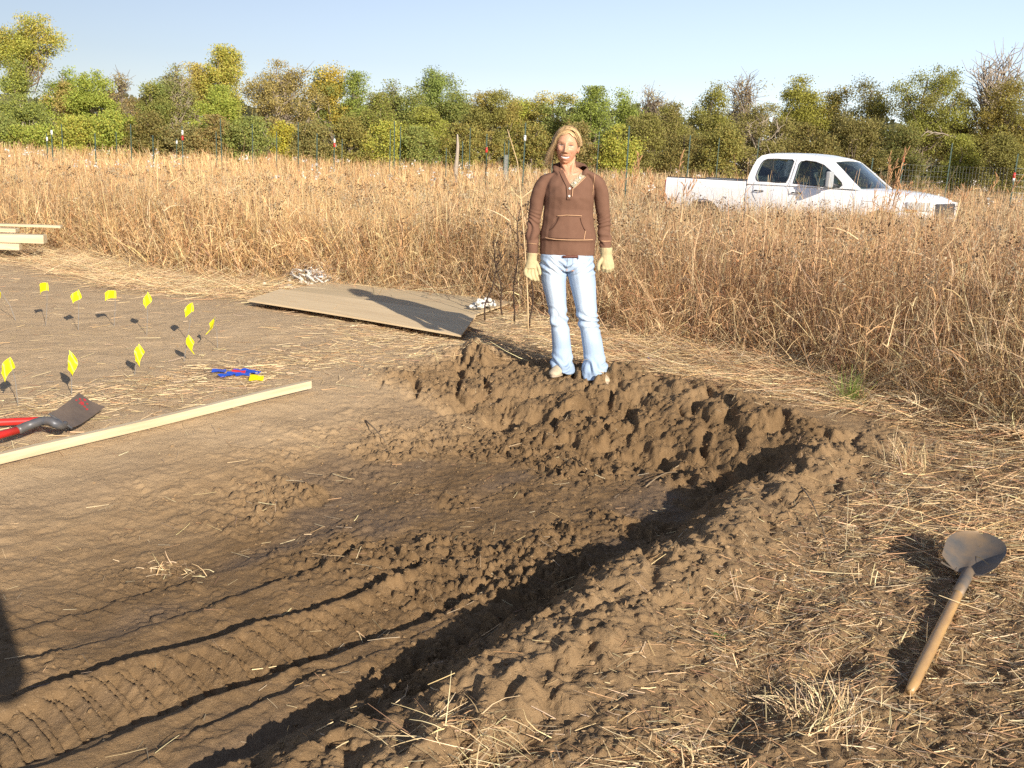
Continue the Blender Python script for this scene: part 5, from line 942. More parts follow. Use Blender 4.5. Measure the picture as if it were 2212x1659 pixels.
def skin_colour(P):
    """P head-local: own colours of lips, teeth, brows and lashes"""
    x, y, z = P[:, 0], P[:, 1], P[:, 2]; c = np.tile([[0.53, 0.275, 0.165]], (len(P), 1)); fr = sst(-0.02, -0.05, y)
    def blend(mask, col): nonlocal c; m = np.clip(mask * 1.0, 0, 1)[:, None]; c = c * (1 - m) + np.array([col]) * m
    g = lambda cx, cz, sx, sz: np.exp(-((x - cx) / sx) ** 2 - ((z - cz) / sz) ** 2)
    for sx in (-1, 1):
        blend(0.35 * g(sx * 0.045, -0.03, 0.02, 0.018) * fr, (0.66, 0.28, 0.20))
        bz = 0.0235 - 0.10 * (abs(x) - 0.028) ** 2 * 30 * 0.3; blend(0.75 * sst(0.0045, 0.0015, np.abs(z - bz)) * sst(0.010, 0.016, sx * x) * sst(0.050, 0.042, sx * x) * fr, (0.27, 0.15, 0.08))
        ez = 0.0015 + 0.0025 * np.cos(np.clip((sx * x - 0.031) / 0.016, -1, 1) * 1.57); d = np.abs(z - ez); inx = sst(0.0165, 0.013, np.abs(sx * x - 0.031))
        blend(0.95 * sst(0.0042, 0.0018, np.abs(z - ez - 0.0012)) * inx * fr, (0.10, 0.05, 0.035)); blend(0.75 * sst(0.0022, 0.001, np.abs(z - ez + 0.0022)) * inx * fr, (0.55, 0.50, 0.47)); blend(sst(0.0048, 0.003, np.hypot(sx * x - 0.031, (z - ez + 0.001) * 0.9)) * fr, (0.09, 0.08, 0.08))
        blend(0.7 * g(sx * 0.0085, -0.0475, 0.003, 0.002) * fr, (0.20, 0.07, 0.05))
    lip_c = -0.067 + 8.5 * x ** 2; up = z - lip_c; w = sst(0.036, 0.031, np.abs(x)); blend(0.85 * sst(0.0095, 0.007, np.abs(up + 0.0075)) * w * fr, (0.52, 0.16, 0.14))
    tz = sst(0.0044, 0.0030, np.abs(up + 0.0068)) * sst(0.029, 0.025, np.abs(x)) * fr; blend(sst(0.0058, 0.0044, np.abs(up + 0.0068)) * sst(0.031, 0.028, np.abs(x)) * fr, (0.10, 0.02, 0.02)); blend(tz * (1 - 0.35 * sst(0.0007, 0.0, np.abs((x / 0.0075) - np.round(x / 0.0075)) * 0.0075)), (0.86, 0.83, 0.76))
    return c
def woman():
    gx, gy = on_ground(1240, 806, 0.03); gz = hz(gx, gy); root = empty('person', (gx, gy, 0), 0); tag(root, 'smiling blond person in brown hooded top, pale jeans and tan gloves beside the pit', 'person')
    fx, fy, fz = gx - 0.0, gy, 0; root.location = (gx - 0.088, gy + 0.05, 0.0); root.scale = (0.974,) * 3
    O = np.array(root.location); zl = hz(O[0] + 0.0, O[1]); zr = hz(O[0] + 0.26, O[1] - 0.1); root.location.z = (zl + zr) / 2 + 0.01; root.location.z -= 0.035; 
    # ---- body, one continuous mesh
    mb = MB(); hv, hf = head_shape(); hv = np.array([HR @ Vector(p) for p in hv]) + HC; mb.add(hv, hf)
    for sx in (-1, 1):
        c = Vector(HC) + HR @ Vector((sx * 0.076, 0.010, -0.012)); mb.ell(c, (0.007, 0.016, 0.030), 14, 10, rot=HR @ Matrix.Rotation(sx * 0.35, 3, 'Z'))
    mb.tube([(-0.010, 0.022, 1.30), (-0.016, 0.018, 1.36), (-0.030, 0.008, 1.43), (-0.036, 0.004, 1.47)], [(0.075, 0.055), (0.051, 0.052), (0.047, 0.052), (0.050, 0.055)], 20)
    ring_tube(mb, shrink(TORSO, 0.90)); ring_tube(mb, shrink(ARM_L, 0.80) + [(-0.23, -0.02, 0.74, 0.028, 0.024), (-0.222, -0.02, 0.68, 0.03, 0.016)]); ring_tube(mb, shrink(ARM_R, 0.80) + [(0.262, -0.02, 0.78, 0.026, 0.024), (0.268, -0.02, 0.72, 0.03, 0.018)])
    ring_tube(mb, shrink(LEG_L, 0.76)[:-1] + [(0.0, -0.01, 0.03, 0.04, 0.06)]); ring_tube(mb, shrink(LEG_R, 0.76)[:-1] + [(0.231, -0.09, 0.02, 0.04, 0.06)]); ring_tube(mb, [(0.0, 0, 0.70, 0.14, 0.09), (0.0, 0, 0.85, 0.16, 0.10)])
    # sternum and collar bones show in the neckline
    for sx in (-1, 1): mb.tube([(-0.008 + sx * 0.012, -0.062, 1.325), (-0.008 + sx * 0.06, -0.050, 1.338)], 0.009, 8); mb.tube([(-0.010 + sx * 0.010, -0.060, 1.325), (-0.034 + sx * 0.048, 0.005, 1.44)], 0.013, 8)
    body = mb.build('body', M_skin, root); remesh(body, 0.0030, 2, 0.5); V = getv(body.data)
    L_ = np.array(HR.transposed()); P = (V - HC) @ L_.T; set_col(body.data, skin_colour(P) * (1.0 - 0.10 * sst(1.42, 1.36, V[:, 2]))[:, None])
    # ---- hooded top
    mb = MB(); ring_tube(mb, interp_rows(TORSO)); ring_tube(mb, interp_rows(ARM_L)); ring_tube(mb, interp_rows(ARM_R))
    # hood lying round the neck, high at the back and open in front
    hood = [(0.088, -0.068, 1.325), (0.094, -0.02, 1.358), (0.078, 0.045, 1.378), (0.02, 0.082, 1.388), (-0.05, 0.080, 1.385), (-0.098, 0.035, 1.372), (-0.100, -0.025, 1.350), (-0.074, -0.066, 1.318)]
    mb.tube(hood, [(0.010, 0.012), (0.014, 0.022), (0.020, 0.034), (0.026, 0.044), (0.026, 0.044), (0.020, 0.032), (0.014, 0.020), (0.010, 0.012)], 14, ref=(0, 0, 1))
    mb.ell((-0.02, 0.115, 1.31), (0.105, 0.05, 0.095), 20, 14)
    top = mb.build('hooded_top', M_sweat, root); remesh(top, 0.0052, 5, 0.6)
    bm = bmesh.new(); bm.from_mesh(top.data); rm = []
    for v in bm.verts:      # the V of the open neck
        x, y, z = v.co; cx = -0.008 + 0.10 * (z - 1.262) * 0
        if y < 0.0 and z > 1.262:
            lo, hi = cx - 0.010 - (z - 1.262) * 0.50, cx + 0.002 + (z - 1.262) * 0.95
            if lo < x < hi and y < 0.03: rm.append(v)
        if 1.345 < z < 1.380 and ((x + 0.012) / 0.056) ** 2 + ((y - 0.004) / 0.038) ** 2 < 1: rm.append(v)
    bmesh.ops.delete(bm, geom=list(set(rm)), context='VERTS'); bm.to_mesh(top.data); bm.free()
    V = getv(top.data); N_ = getn(top.data); x, y, z = V.T
    arm = sst(0.165, 0.20, np.abs(x + 0.0)) ; d = 0.007 * fbm(x * 2 + z, z * 1.6, 4, 3, seed=400) + arm * 0.006 * np.sin(z * 150 + 18 * fbm(x, z, 7, 2, seed=402)) * sst(1.12, 0.98, z) * sst(0.86, 0.90, z)
    d = d + 0.0035 * (1 - arm) * np.sin((z * 1.0 + x * 0.9 * np.sign(x)) * 60 + 9 * fbm(x, z, 5, 2, seed=404)) * sst(1.10, 1.24, z) * sst(1.32, 1.27, z) * 0.5
    hem = sst(0.905, 0.895, z) * (1 - arm); d = d - 0.004 * hem + 0.004 * np.exp(-((z - 0.905) / 0.012) ** 2) * (1 - arm); cl = sst(0.872, 0.866, z) * (x < -0.19) + sst(0.905, 0.898, z) * (x > 0.20); d = d - 0.003 * cl
    setv(top.data, V + N_ * d[:, None]); bpy.context.view_layer.update(); bt = (BVHTree.FromObject(top, bpy.context.evaluated_depsgraph_get()), BVHTree.FromObject(body, bpy.context.evaluated_depsgraph_get()))
    def front(bvh, X, Z, dflt=-0.12):
        ys_ = [h[0].y for h in (b_.ray_cast(Vector((X, -1, Z)), Vector((0, 1, 0))) for b_ in (bvh if isinstance(bvh, tuple) else (bvh,))) if h[0] is not None]; return min(ys_) if ys_ else dflt
    def strip(name, bvh, pts, wid, m_, off=0.003, thick=0.002, parent=top, sub=8):
        Q = []
        for i in range(len(pts) - 1):
            for k in range(sub): Q.append(np.array(pts[i]) * (1 - k / sub) + np.array(pts[i + 1]) * k / sub)
        Q.append(np.array(pts[-1])); V = []; last = None
        for i, q in enumerate(Q):
            t = Q[min(i + 1, len(Q) - 1)] - Q[max(i - 1, 0)]; t = t / (np.linalg.norm(t) + 1e-9); nrm = np.array([-t[1], t[0]])
            for sgn in (-1, 1):
                p = q + nrm * sgn * wid / 2; yy = front(bvh, p[0], p[1], last if last is not None else -0.11); last = yy
                V += [(p[0], yy - off, p[1]), (p[0], yy - off - thick, p[1])]
        F = []
        for i in range(len(Q) - 1):
            a = 4 * i; b = a + 4; F += [(a + 1, a + 3, b + 3, b + 1), (a, b, b + 2, a + 2), (a, a + 1, b + 1, b), (a + 2, b + 2, b + 3, a + 3)]
        return MB().add(V, F + [(0, 2, 3, 1), (len(V) - 4, len(V) - 3, len(V) - 1, len(V) - 2)]).build(name, m_, parent)
    # plackets, buttons, pocket, seams
    strip('placket', bt, [(-0.068, 1.350), (-0.042, 1.30), (-0.018, 1.258), (-0.010, 1.20), (-0.010, 1.168)], 0.026, M_sweat, 0.004, 0.005)
    strip('turned_placket', bt, [(0.006, 1.254), (0.040, 1.291), (0.080, 1.332)], 0.034, M_print, 0.006, 0.005); strip('seam', bt, [(0.010, 1.19), (0.012, 1.236), (0.024, 1.246), (0.096, 1.316)], 0.004, M_stitch, 0.008)
    for (bx, bz) in ((-0.009, 1.238), (-0.010, 1.190), (0.026, 1.275), (0.056, 1.307)):
        yy = front(bt, bx, bz); MB().tube([(bx, yy - 0.008, bz), (bx, yy - 0.015, bz)], [0.0085, 0.007], 12, ref=(1, 0, 0)).build('button', M_button, top, smooth=True)
    pk = strip('pocket', bt, [(-0.105, 0.91), (-0.06, 0.99), (-0.01, 0.99), (0.05, 0.99), (0.10, 0.99)], 0.001, M_stitch, 0.001, 0.0005)
    bpy.data.objects.remove(pk)
    # the pouch itself: a raised panel
    V = []; F = []; nx_, nz_ = 24, 14
    for i in range(nx_ + 1):
        for j in range(nz_ + 1):
            b = j / nz_; Z = 0.918 + 0.142 * b; xl = -0.128 + 0.052 * sst(0.25, 1, b) ; xr = 0.118 - 0.040 * sst(0.25, 1, b); X = xl + (xr - xl) * i / nx_; e = min(i, nx_ - i, 2) / 2
            V.append((X, front(bt, X, Z) - 0.002 - 0.007 * e * (1 - 0.35 * b), Z))
    F = [(i * (nz_ + 1) + j, (i + 1) * (nz_ + 1) + j, (i + 1) * (nz_ + 1) + j + 1, i * (nz_ + 1) + j + 1) for i in range(nx_) for j in range(nz_)]; MB().add(V, F).build('pouch_pocket', M_sweat, top, smooth=True)
    strip('seam', bt, [(-0.078, 1.060), (-0.02, 1.068), (0.04, 1.068), (0.082, 1.066)], 0.004, M_stitch, 0.009); strip('seam', bt, [(-0.150, 0.914), (-0.08, 0.908), (0.0, 0.909), (0.08, 0.911), (0.165, 0.913)], 0.0045, M_stitch, 0.010)
    strip('pocket_opening', bt, [(-0.066, 1.055), (-0.078, 1.02), (-0.100, 0.985), (-0.120, 0.968)], 0.005, M_seamdark, 0.0095); strip('pocket_opening', bt, [(0.072, 1.055), (0.082, 1.02), (0.100, 0.985), (0.112, 0.972)], 0.003, M_seamdark, 0.0095)
    strip('seam', bt, [(0.112, 0.972), (0.108, 0.95), (0.104, 0.916)], 0.004, M_stitch, 0.0095); strip('seam', bt, [(0.155, 1.335), (0.150, 1.27), (0.148, 1.20)], 0.0035, M_stitch, 0.003); strip('seam', bt, [(-0.262, 0.870), (-0.232, 0.869), (-0.200, 0.866)], 0.004, M_stitch, 0.003); strip('seam', bt, [(0.222, 0.905), (0.25, 0.904), (0.284, 0.906)], 0.004, M_stitch, 0.003)
    # ---- jeans
    mb = MB(); ring_tube(mb, interp_rows(LEG_L)); ring_tube(mb, interp_rows(LEG_R)); ring_tube(mb, [(0.0, 0.0, 0.70, 0.12, 0.085), (0.003, 0.0, 0.735, 0.165, 0.110), (0.003, 0, 0.79, 0.174, 0.112), (0.003, 0, 0.85, 0.166, 0.104)])
    je = mb.build('jeans', M_denim, root); remesh(je, 0.005, 4, 0.6); V = getv(je.data); N_ = getn(je.data); x, y, z = V.T; left = x < (0.02 + 0.14 * sst(0.7, 0.2, z))
    cx = np.where(left, np.interp(z, [r_[2] for r_ in LEG_L][::-1], [r_[0] for r_ in LEG_L][::-1]), np.interp(z, [r_[2] for r_ in LEG_R][::-1], [r_[0] for r_ in LEG_R][::-1]))
    kn = np.exp(-((z - 0.37) / 0.06) ** 2) + 1.1 * sst(0.16, 0.05, z); d = 0.0085 * kn * np.sin(z * 95 + (x - cx) * 30 + 8 * fbm(x * 1.5, z, 7, 2, seed=412)) + 0.005 * fbm(x * 3, z, 6, 3, seed=414) * (0.5 + kn)
    cr = sst(0.66, 0.70, z) * sst(0.80, 0.74, z); d = d + 0.006 * cr * np.sin(z * 120 - np.abs(x - 0.0) * 95 + 3 * fbm(x, z, 9, 2, seed=416)); setv(je.data, V + N_ * d[:, None])
    fade = np.exp(-((x - cx) / 0.040) ** 2) * sst(0.0, -0.05, y) * sst(0.18, 0.35, z); fz = 0.5 + 0.5 * fbm(x, z, 9, 4, seed=418); c = np.array([[0.31, 0.40, 0.53]]) * (0.86 + 0.28 * fz[:, None]); c = c * (1 - (0.72 * fade)[:, None]) + np.array([[0.58, 0.645, 0.70]]) * (0.72 * fade)[:, None]
    hemc = sst(0.03, 0.02, z - np.where(left, 0.035, 0.012)); c = c * (1 - 0.15 * hemc[:, None]); set_col(je.data, c); bpy.context.view_layer.update(); bj = BVHTree.FromObject(je, bpy.context.evaluated_depsgraph_get())
    M_thr = mat('jeans_thread', (0.30, 0.36, 0.44), 0.8)
    strip('fly', bj, [(0.004, 0.802), (0.004, 0.75), (0.0, 0.715), (-0.004, 0.69)], 0.004, M_thr, 0.002, 0.002, je); strip('fly', bj, [(0.040, 0.795), (0.040, 0.755), (0.026, 0.728), (0.002, 0.716)], 0.0025, M_thr, 0.002, 0.0015, je)
    strip('pocket_edge', bj, [(-0.108, 0.796), (-0.070, 0.762), (-0.030, 0.735)], 0.004, M_thr, 0.002, 0.002, je); strip('pocket_edge', bj, [(0.155, 0.79), (0.140, 0.765), (0.100, 0.752)], 0.003, M_thr, 0.002, 0.0015, je)
    mb = MB(); mb.tube([(-0.03 + 0.02 * k, -0.1175 - 0.002 * math.sin(k), 0.797 + 0.001 * k) for k in range(6)], [(0.008, 0.004)] * 6, 8, ref=(0, 0, 1)); mb.build('belt', M_belt, je, smooth=True); MB().box((0.076, -0.120, 0.798), (0.010, 0.006, 0.020)).build('belt_loop', M_thr, je, bevel=0.002); set_col(bpy.context.scene.objects[-1].data, np.array([0.5, 0.58, 0.66])) if False else None
    # ---- shoes
    for (sx, sy, sz, yaw, nm) in ((0.000, -0.02, 0.0, 0.35, 0), (0.237, -0.10, -0.015, -0.35, 1)):
        mb = MB(); rows = [(0.10, 0.030, 0.034, 0.05), (0.06, 0.036, 0.044, 0.072), (0.0, 0.037, 0.044, 0.075), (-0.06, 0.040, 0.036, 0.052), (-0.11, 0.045, 0.030, 0.036), (-0.15, 0.038, 0.024, 0.028), (-0.172, 0.016, 0.016, 0.022)]; V = []; n = 16
        for (yy, hw, hh, cz) in rows:
            for k in range(n): q = 2 * math.pi * k / n; V.append((hw * math.cos(q), yy, max(0.008, cz * 0.62 + hh * math.sin(q))))
        F = [(i * n + k, (i + 1) * n + k, (i + 1) * n + (k + 1) % n, i * n + (k + 1) % n) for i in range(len(rows) - 1) for k in range(n)] + [tuple(range(n)), tuple(range((len(rows) - 1) * n, len(rows) * n))[::-1]]
        Rz = Matrix.Rotation(-yaw, 3, 'Z'); V = [tuple(Rz @ Vector(p) + Vector((sx, sy, sz))) for p in V]; sh = MB().add(V, F).build('shoe', M_shoe, root, smooth=True); su = sh.modifiers.new('s', 'SUBSURF'); su.levels = 1; su.render_levels = 1
        V = []; 
        for lay in (0.0, 0.018):
            for k in range(24): q = 2 * math.pi * k / 24; V.append(tuple(Rz @ Vector(((0.043 - 0.006 * math.sin(q) * (1 if math.sin(q) > 0 else 0)) * math.cos(q), -0.035 + 0.145 * math.sin(q), lay)) + Vector((sx, sy, sz))))
        MB().add(V, [(k, (k + 1) % 24, 24 + (k + 1) % 24, 24 + k) for k in range(24)] + [tuple(range(24))[::-1], tuple(range(24, 48))]).build('sole', M_sole, sh, smooth=False)
    # ---- gloves with five separate fingers
    def glove(rows, fingers, nm):
        mb = MB()
        for r_ in rows: mb.tube(r_[0], r_[1], 16, ref=r_[2] if len(r_) > 2 else (1, 0, 0))
        for f in fingers: mb.tube(f[0], f[1], 10, ref=(1, 0, 0)); mb.ell(f[0][-1], (f[1][-1] * 0.98,) * 3, 10, 7)
        g = mb.build('glove', M_glove, root); remesh(g, 0.0034, 3, 0.5); V = getv(g.data); N_ = getn(g.data); V = V + N_ * (0.0022 * fbm(V[:, 0] * 2 + V[:, 1], V[:, 2], 22, 3, seed=430))[:, None]; zt = V[:, 2].max(); xm = V[:, 0].mean(); V[:, 2] = zt - 0.008 - (zt - V[:, 2]) * 0.85; V[:, 0] = xm + (V[:, 0] - xm) * 0.92; setv(g.data, V); return g
    # her right hand: hanging, fingers spread downwards, thumb towards the thigh
    glove([([(-0.228, -0.020, 0.812), (-0.229, -0.022, 0.79), (-0.231, -0.025, 0.755), (-0.232, -0.03, 0.72), (-0.230, -0.034, 0.690)], [(0.041, 0.040), (0.037, 0.034), (0.037, 0.030), (0.044, 0.026), (0.046, 0.024)])],
          [([(-0.262, -0.030, 0.705), (-0.276, -0.040, 0.672), (-0.272, -0.052, 0.645), (-0.258, -0.060, 0.632)], [0.0135, 0.0125, 0.012, 0.011]), ([(-0.244, -0.034, 0.695), (-0.250, -0.046, 0.655), (-0.242, -0.058, 0.627), (-0.228, -0.062, 0.612)], [0.014, 0.013, 0.0125, 0.0115]),
           ([(-0.225, -0.036, 0.695), (-0.224, -0.050, 0.650), (-0.214, -0.062, 0.620), (-0.202, -0.062, 0.605)], [0.014, 0.013, 0.0125, 0.0115]), ([(-0.206, -0.034, 0.700), (-0.197, -0.048, 0.655), (-0.186, -0.056, 0.625), (-0.178, -0.052, 0.604)], [0.0135, 0.0125, 0.012, 0.011]),
           ([(-0.203, -0.028, 0.745), (-0.184, -0.040, 0.712), (-0.172, -0.048, 0.680), (-0.168, -0.050, 0.655)], [0.017, 0.0145, 0.013, 0.012])], 'r')
    # her left hand: wide cuff, back of the hand to the camera, fingers curled under, thumb in front of the thigh
    glove([([(0.258, -0.020, 0.868), (0.260, -0.021, 0.84), (0.262, -0.023, 0.812), (0.268, -0.026, 0.775), (0.276, -0.030, 0.735), (0.280, -0.032, 0.712)], [(0.048, 0.046), (0.046, 0.042), (0.042, 0.034), (0.046, 0.030), (0.050, 0.030), (0.046, 0.028)])],
          [([(0.247, -0.036, 0.730), (0.244, -0.052, 0.708), (0.246, -0.040, 0.690), (0.250, -0.014, 0.694)], [0.0140, 0.0135, 0.0125, 0.011]), ([(0.268, -0.038, 0.724), (0.268, -0.056, 0.703), (0.270, -0.044, 0.684), (0.272, -0.014, 0.688)], [0.0145, 0.014, 0.013, 0.0115]),
           ([(0.289, -0.038, 0.724), (0.291, -0.054, 0.704), (0.292, -0.042, 0.685), (0.292, -0.014, 0.689)], [0.0145, 0.014, 0.013, 0.0115]), ([(0.309, -0.032, 0.732), (0.312, -0.046, 0.714), (0.312, -0.034, 0.697), (0.309, -0.010, 0.702)], [0.013, 0.0125, 0.012, 0.0105]),
           ([(0.240, -0.030, 0.790), (0.217, -0.046, 0.760), (0.207, -0.056, 0.725), (0.210, -0.056, 0.698)], [0.0175, 0.0155, 0.014, 0.0125])], 'l')
    # ---- hair: a close cap plus many fine locks swept from a side parting
    n, m = 40, 26; V = []
    for i in range(m + 1):
        th = 1.75 * i / m
        for k in range(n):
            ph = 2 * math.pi * k / n; u = np.array([math.sin(th) * math.cos(ph), math.sin(th) * math.sin(ph), math.cos(th)]); lim = 1.0
            fr_ = max(0, -u[1]); th2 = th * (1 - 0.56 * fr_ ** 1.3) ; u = np.array([math.sin(th2) * math.cos(ph), math.sin(th2) * math.sin(ph), math.cos(th2)])
            r_ = np.array([0.080, 0.094 if u[1] < 0 else 0.110, 0.115]); p = u * r_ * (1 + 0.025 * math.sin(ph * 9 + th * 7)) + np.array([0, 0.004, 0.004]); V.append(tuple(HR @ Vector(p) + Vector(HC)))
    F = [(i * n + k, (i + 1) * n + k, (i + 1) * n + (k + 1) % n, i * n + (k + 1) % n) for i in range(m) for k in range(n)]; cap = MB().add(V, F).build('hair', M_hair, root, smooth=True); r = np.random.default_rng(21)
    base = np.array([0.40, 0.265, 0.13]); set_col(cap.data, base * 0.5)
    so = cap.modifiers.new('s', 'SOLIDIFY'); so.thickness = 0.004; so.offset = -1
    LV = []; LF = []; LC = []; cnt = 0
    def lock(P, w, col):
        nonlocal cnt
        P = np.array(P); k = len(P); side = r.normal(size=3) * np.array([1, 1, 0.2]); 
        for i, p in enumerate(P):
            t = P[min(i + 1, k - 1)] - P[max(i - 1, 0)]; sd = np.cross(t, p - np.array([0, 0.01, 0])); sd = sd / (np.linalg.norm(sd) + 1e-9); ww = w * (1 - 0.75 * (i / (k - 1)) ** 2)
            for q in (p - sd * ww / 2, p + np.array(p) / (np.linalg.norm(p) + 1e-9) * ww * 0.3, p + sd * ww / 2): LV.append(tuple(HR @ Vector(q) + Vector(HC))); LC.append(col)
        for i in range(k - 1):
            for j in (0, 1): a = cnt + i * 3 + j; LF.append((a, a + 1, a + 4, a + 3))
        cnt += k * 3
    def surf(p, off): u = p / np.array([0.080, 0.094 if p[1] < 0 else 0.110, 0.115]); u = u / (np.linalg.norm(u) + 1e-9); return u * np.array([0.080 + off, (0.094 if p[1] < 0 else 0.110) + off, 0.115 + off]) + np.array([0, 0.004, 0.004])
    for i in range(900):       # from the parting (a little to her left) down both sides and back
        sgn = -1 if r.random() < 0.55 else 1; y0 = r.uniform(-0.075, 0.07); s0 = np.array([0.018, y0, 0.11]); off = r.uniform(0.001, 0.013); wv_ = r.normal(0, 0.006, 3); P = []; L = r.uniform(0.8, 1.0)
        rr_ = r.random(); zend = (-0.128 if sgn < 0 else -0.03) * L + r.normal(0, 0.012); back = 0.035 if sgn > 0 else 0.006
        for k in range(9):
            f = k / 8; ang = f * (2.0 if sgn < 0 else 1.75); z_ = 0.12 * math.cos(min(ang, 1.57)) if ang < 1.57 else zend * (ang - 1.57) / ((2.0 if sgn < 0 else 1.75) - 1.57)
            x_ = 0.018 * (1 - f) + sgn * 0.085 * math.sin(min(ang, 1.57)); y_ = y0 * (1 - 0.2 * f) + back * f + 0.006 * math.sin(f * 7 + i) + (-0.008 if y0 < -0.05 and sgn < 0 else 0) * f
            p = np.array([x_, y_, z_]); 
            if ang < 1.57: p = surf(p, off)
            else: p = np.array([sgn * (0.080 + off + (0.004 + 0.040 * rr_) * (1 if sgn < 0 else 0) * ((ang - 1.57) / 0.43) ** 0.8), y_, z_])
            P.append(p + wv_ * f * np.array([1, 1, 0.5]) + np.array([0, 0.004 * math.sin(f * 9 + i * 1.7), 0]))
        if sgn > 0: P = P[:8]
        lock(P, r.uniform(0.0025, 0.006), base * r.uniform(0.45, 1.35) * (1.25 if y0 < -0.03 else 0.85))  # front locks coloured lighter as if lit, the ones behind darker
    for i in range(120):       # forehead fringe swept to the sides
        sgn = -1 if r.random() < 0.5 else 1; x0 = r.uniform(-0.02, 0.045); P = []
        for k in range(7): f = k / 6; P.append(surf(np.array([x0 + sgn * 0.055 * f, -0.060 - 0.02 * (1 - abs(f - .5)), 0.108 - 0.050 * f ** 1.3]), 0.002 + 0.004 * math.sin(f * 3)))
        lock(P, r.uniform(0.002, 0.005), base * r.uniform(0.8, 1.6))
    for i in range(26):        # ruffled crown and loose wisps
        a = r.uniform(0, 6.3); p0 = surf(np.array([r.normal(-0.01, 0.03), r.normal(0, 0.03), 0.11]), 0.0); lock([p0 + np.array([0.02 * math.cos(a) * f, 0.02 * math.sin(a) * f, 0.012 * math.sin(f * 3)]) * 1.2 for f in np.linspace(0, 1.4, 6)], 0.003, base * r.uniform(0.7, 1.3))
    lk = mesh_np('locks', np.array(LV), np.array(LF), M_hair, parent=cap, col=np.clip(np.array(LC), 0, 1), smooth=True)
    return root
woman()
# ------------------------------------------------------------------ the photographer, standing behind the camera; only the shadow falls into the picture
def photographer():
    gx, gy = -0.115, -0.12; gz = float(h_big(np.array(gx), np.array(gy))); root = empty('person', (gx, gy, gz)); tag(root, 'dark clad photographer whose shadow lies along the left edge of the pit floor', 'person'); root.scale = (1.05,) * 3
    mb = MB(); mb.ell((0, 0.0, 1.52), (0.078, 0.095, 0.118), 18, 14); mb.tube([(0, 0, 1.30), (0, 0, 1.45)], 0.055, 12)
    ring_tube(mb, [(0, 0, 0.80, 0.165, 0.11), (0, 0, 1.0, 0.15, 0.11), (0, 0, 1.2, 0.185, 0.12), (0, 0, 1.33, 0.17, 0.09), (0, 0, 1.38, 0.08, 0.06)])
    for sx in (-1, 1):
        ring_tube(mb, [(sx * 0.09, 0, 0.85, 0.09, 0.10), (sx * 0.10, 0, 0.45, 0.065, 0.07), (sx * 0.11, 0, 0.08, 0.05, 0.055)]); mb.tube([(sx * 0.11, 0.06, 0.04), (sx * 0.11, -0.10, 0.04)], [0.04, 0.045], 12)
        mb.tube([(sx * 0.17, 0, 1.31), (sx * 0.235, -0.01, 1.09), (sx * 0.14, 0.06, 1.24), (sx * 0.09, 0.07, 1.28)], [0.055, 0.045, 0.035, 0.03], 12)
        for k in range(5): mb.tube([(sx * 0.09, 0.07, 1.25 + 0.012 * k), (sx * (0.06 - 0.004 * k), 0.085, 1.252 + 0.012 * k), (sx * 0.035, 0.08, 1.255 + 0.012 * k)], [0.009, 0.008, 0.007], 8)
    b = mb.build('body', M_skin, root); remesh(b, 0.007, 3); set_col(b.data, np.array([0.5, 0.32, 0.22]))
    mb = MB(); ring_tube(mb, [(0, 0, 0.78, 0.185, 0.13), (0, 0, 1.0, 0.17, 0.13), (0, 0, 1.2, 0.20, 0.135), (0, 0, 1.34, 0.18, 0.10), (0, 0, 1.41, 0.08, 0.07)])
    for sx in (-1, 1): mb.tube([(sx * 0.17, 0, 1.32), (sx * 0.235, -0.01, 1.09), (sx * 0.15, 0.05, 1.22)], [0.066, 0.056, 0.045], 12)
    remesh(mb.build('jacket', cloth_mat('navy_jacket', (0.03, 0.04, 0.08), (0.04, 0.05, 0.1), 8, (50, 0.2, 0.002)), root), 0.009, 4)
    mb = MB(); 
    for sx in (-1, 1): ring_tube(mb, [(sx * 0.09, 0, 0.86, 0.098, 0.115), (sx * 0.10, 0, 0.45, 0.078, 0.085), (sx * 0.11, 0, 0.06, 0.07, 0.08)])
    remesh(mb.build('trousers', cloth_mat('dark_trousers', (0.04, 0.04, 0.045), (0.05, 0.05, 0.055), 8, (50, 0.2, 0.002)), root), 0.009, 3)
    mb = MB(); mb.ell((0, -0.01, 1.565), (0.09, 0.105, 0.085), 18, 12); mb.build('cap', cloth_mat('dark_cap', (0.03, 0.03, 0.035), (0.04, 0.04, 0.05), 8, (60, 0.2, 0.001)), root, smooth=True)
photographer()
# ------------------------------------------------------------------ single plants
def weed(label, feet, dist, h, seed, dark=(0.05, 0.03, 0.02), lean=0.0, head=True, n=1, name='dried_weed'):
    r = np.random.default_rng(seed); x, y = feet; z = float(h_big(np.array(x), np.array(y))); root = empty(name, (x, y, z)); tag(root, label, 'plant', 'dried weed stalks'); m_ = mat('weed_stem', dark, 0.85); mb = MB()
    P = [np.array([lean * (k / 9) ** 1.5 + 0.012 * math.sin(k * 1.3 + seed), 0.01 * math.cos(k * 1.7 + seed), h * k / 9]) for k in range(10)]; mb.tube(P, [0.0075 * (1 - 0.5 * k / 9) for k in range(10)], 6)
    for k in range(9):
        i = r.integers(3, 9); s = P[i]; a = r.uniform(0, 6.3); d = np.array([math.cos(a), 0.6 * math.sin(a), 1.1]) * r.uniform(0.10, 0.22) * (1.25 - i / 12); mb.tube([s, s + d * 0.5 + np.array([0, 0, -0.01]), s + d], [0.003, 0.0024, 0.0014], 4)
        for q in range(3): mb.ell(s + d + r.normal(0, 0.012, 3), (0.006, 0.006, 0.007), 6, 4)
    if head:
        for k in range(14): t = k / 13; mb.ell(P[-1] + np.array([0.16 * t, 0, 0.05 * math.sin(t * 3.1)]) + r.normal(0, 0.004, 3), (0.009, 0.008, 0.008), 6, 4)
    mb.build('stem', m_, root, smooth=True); return root
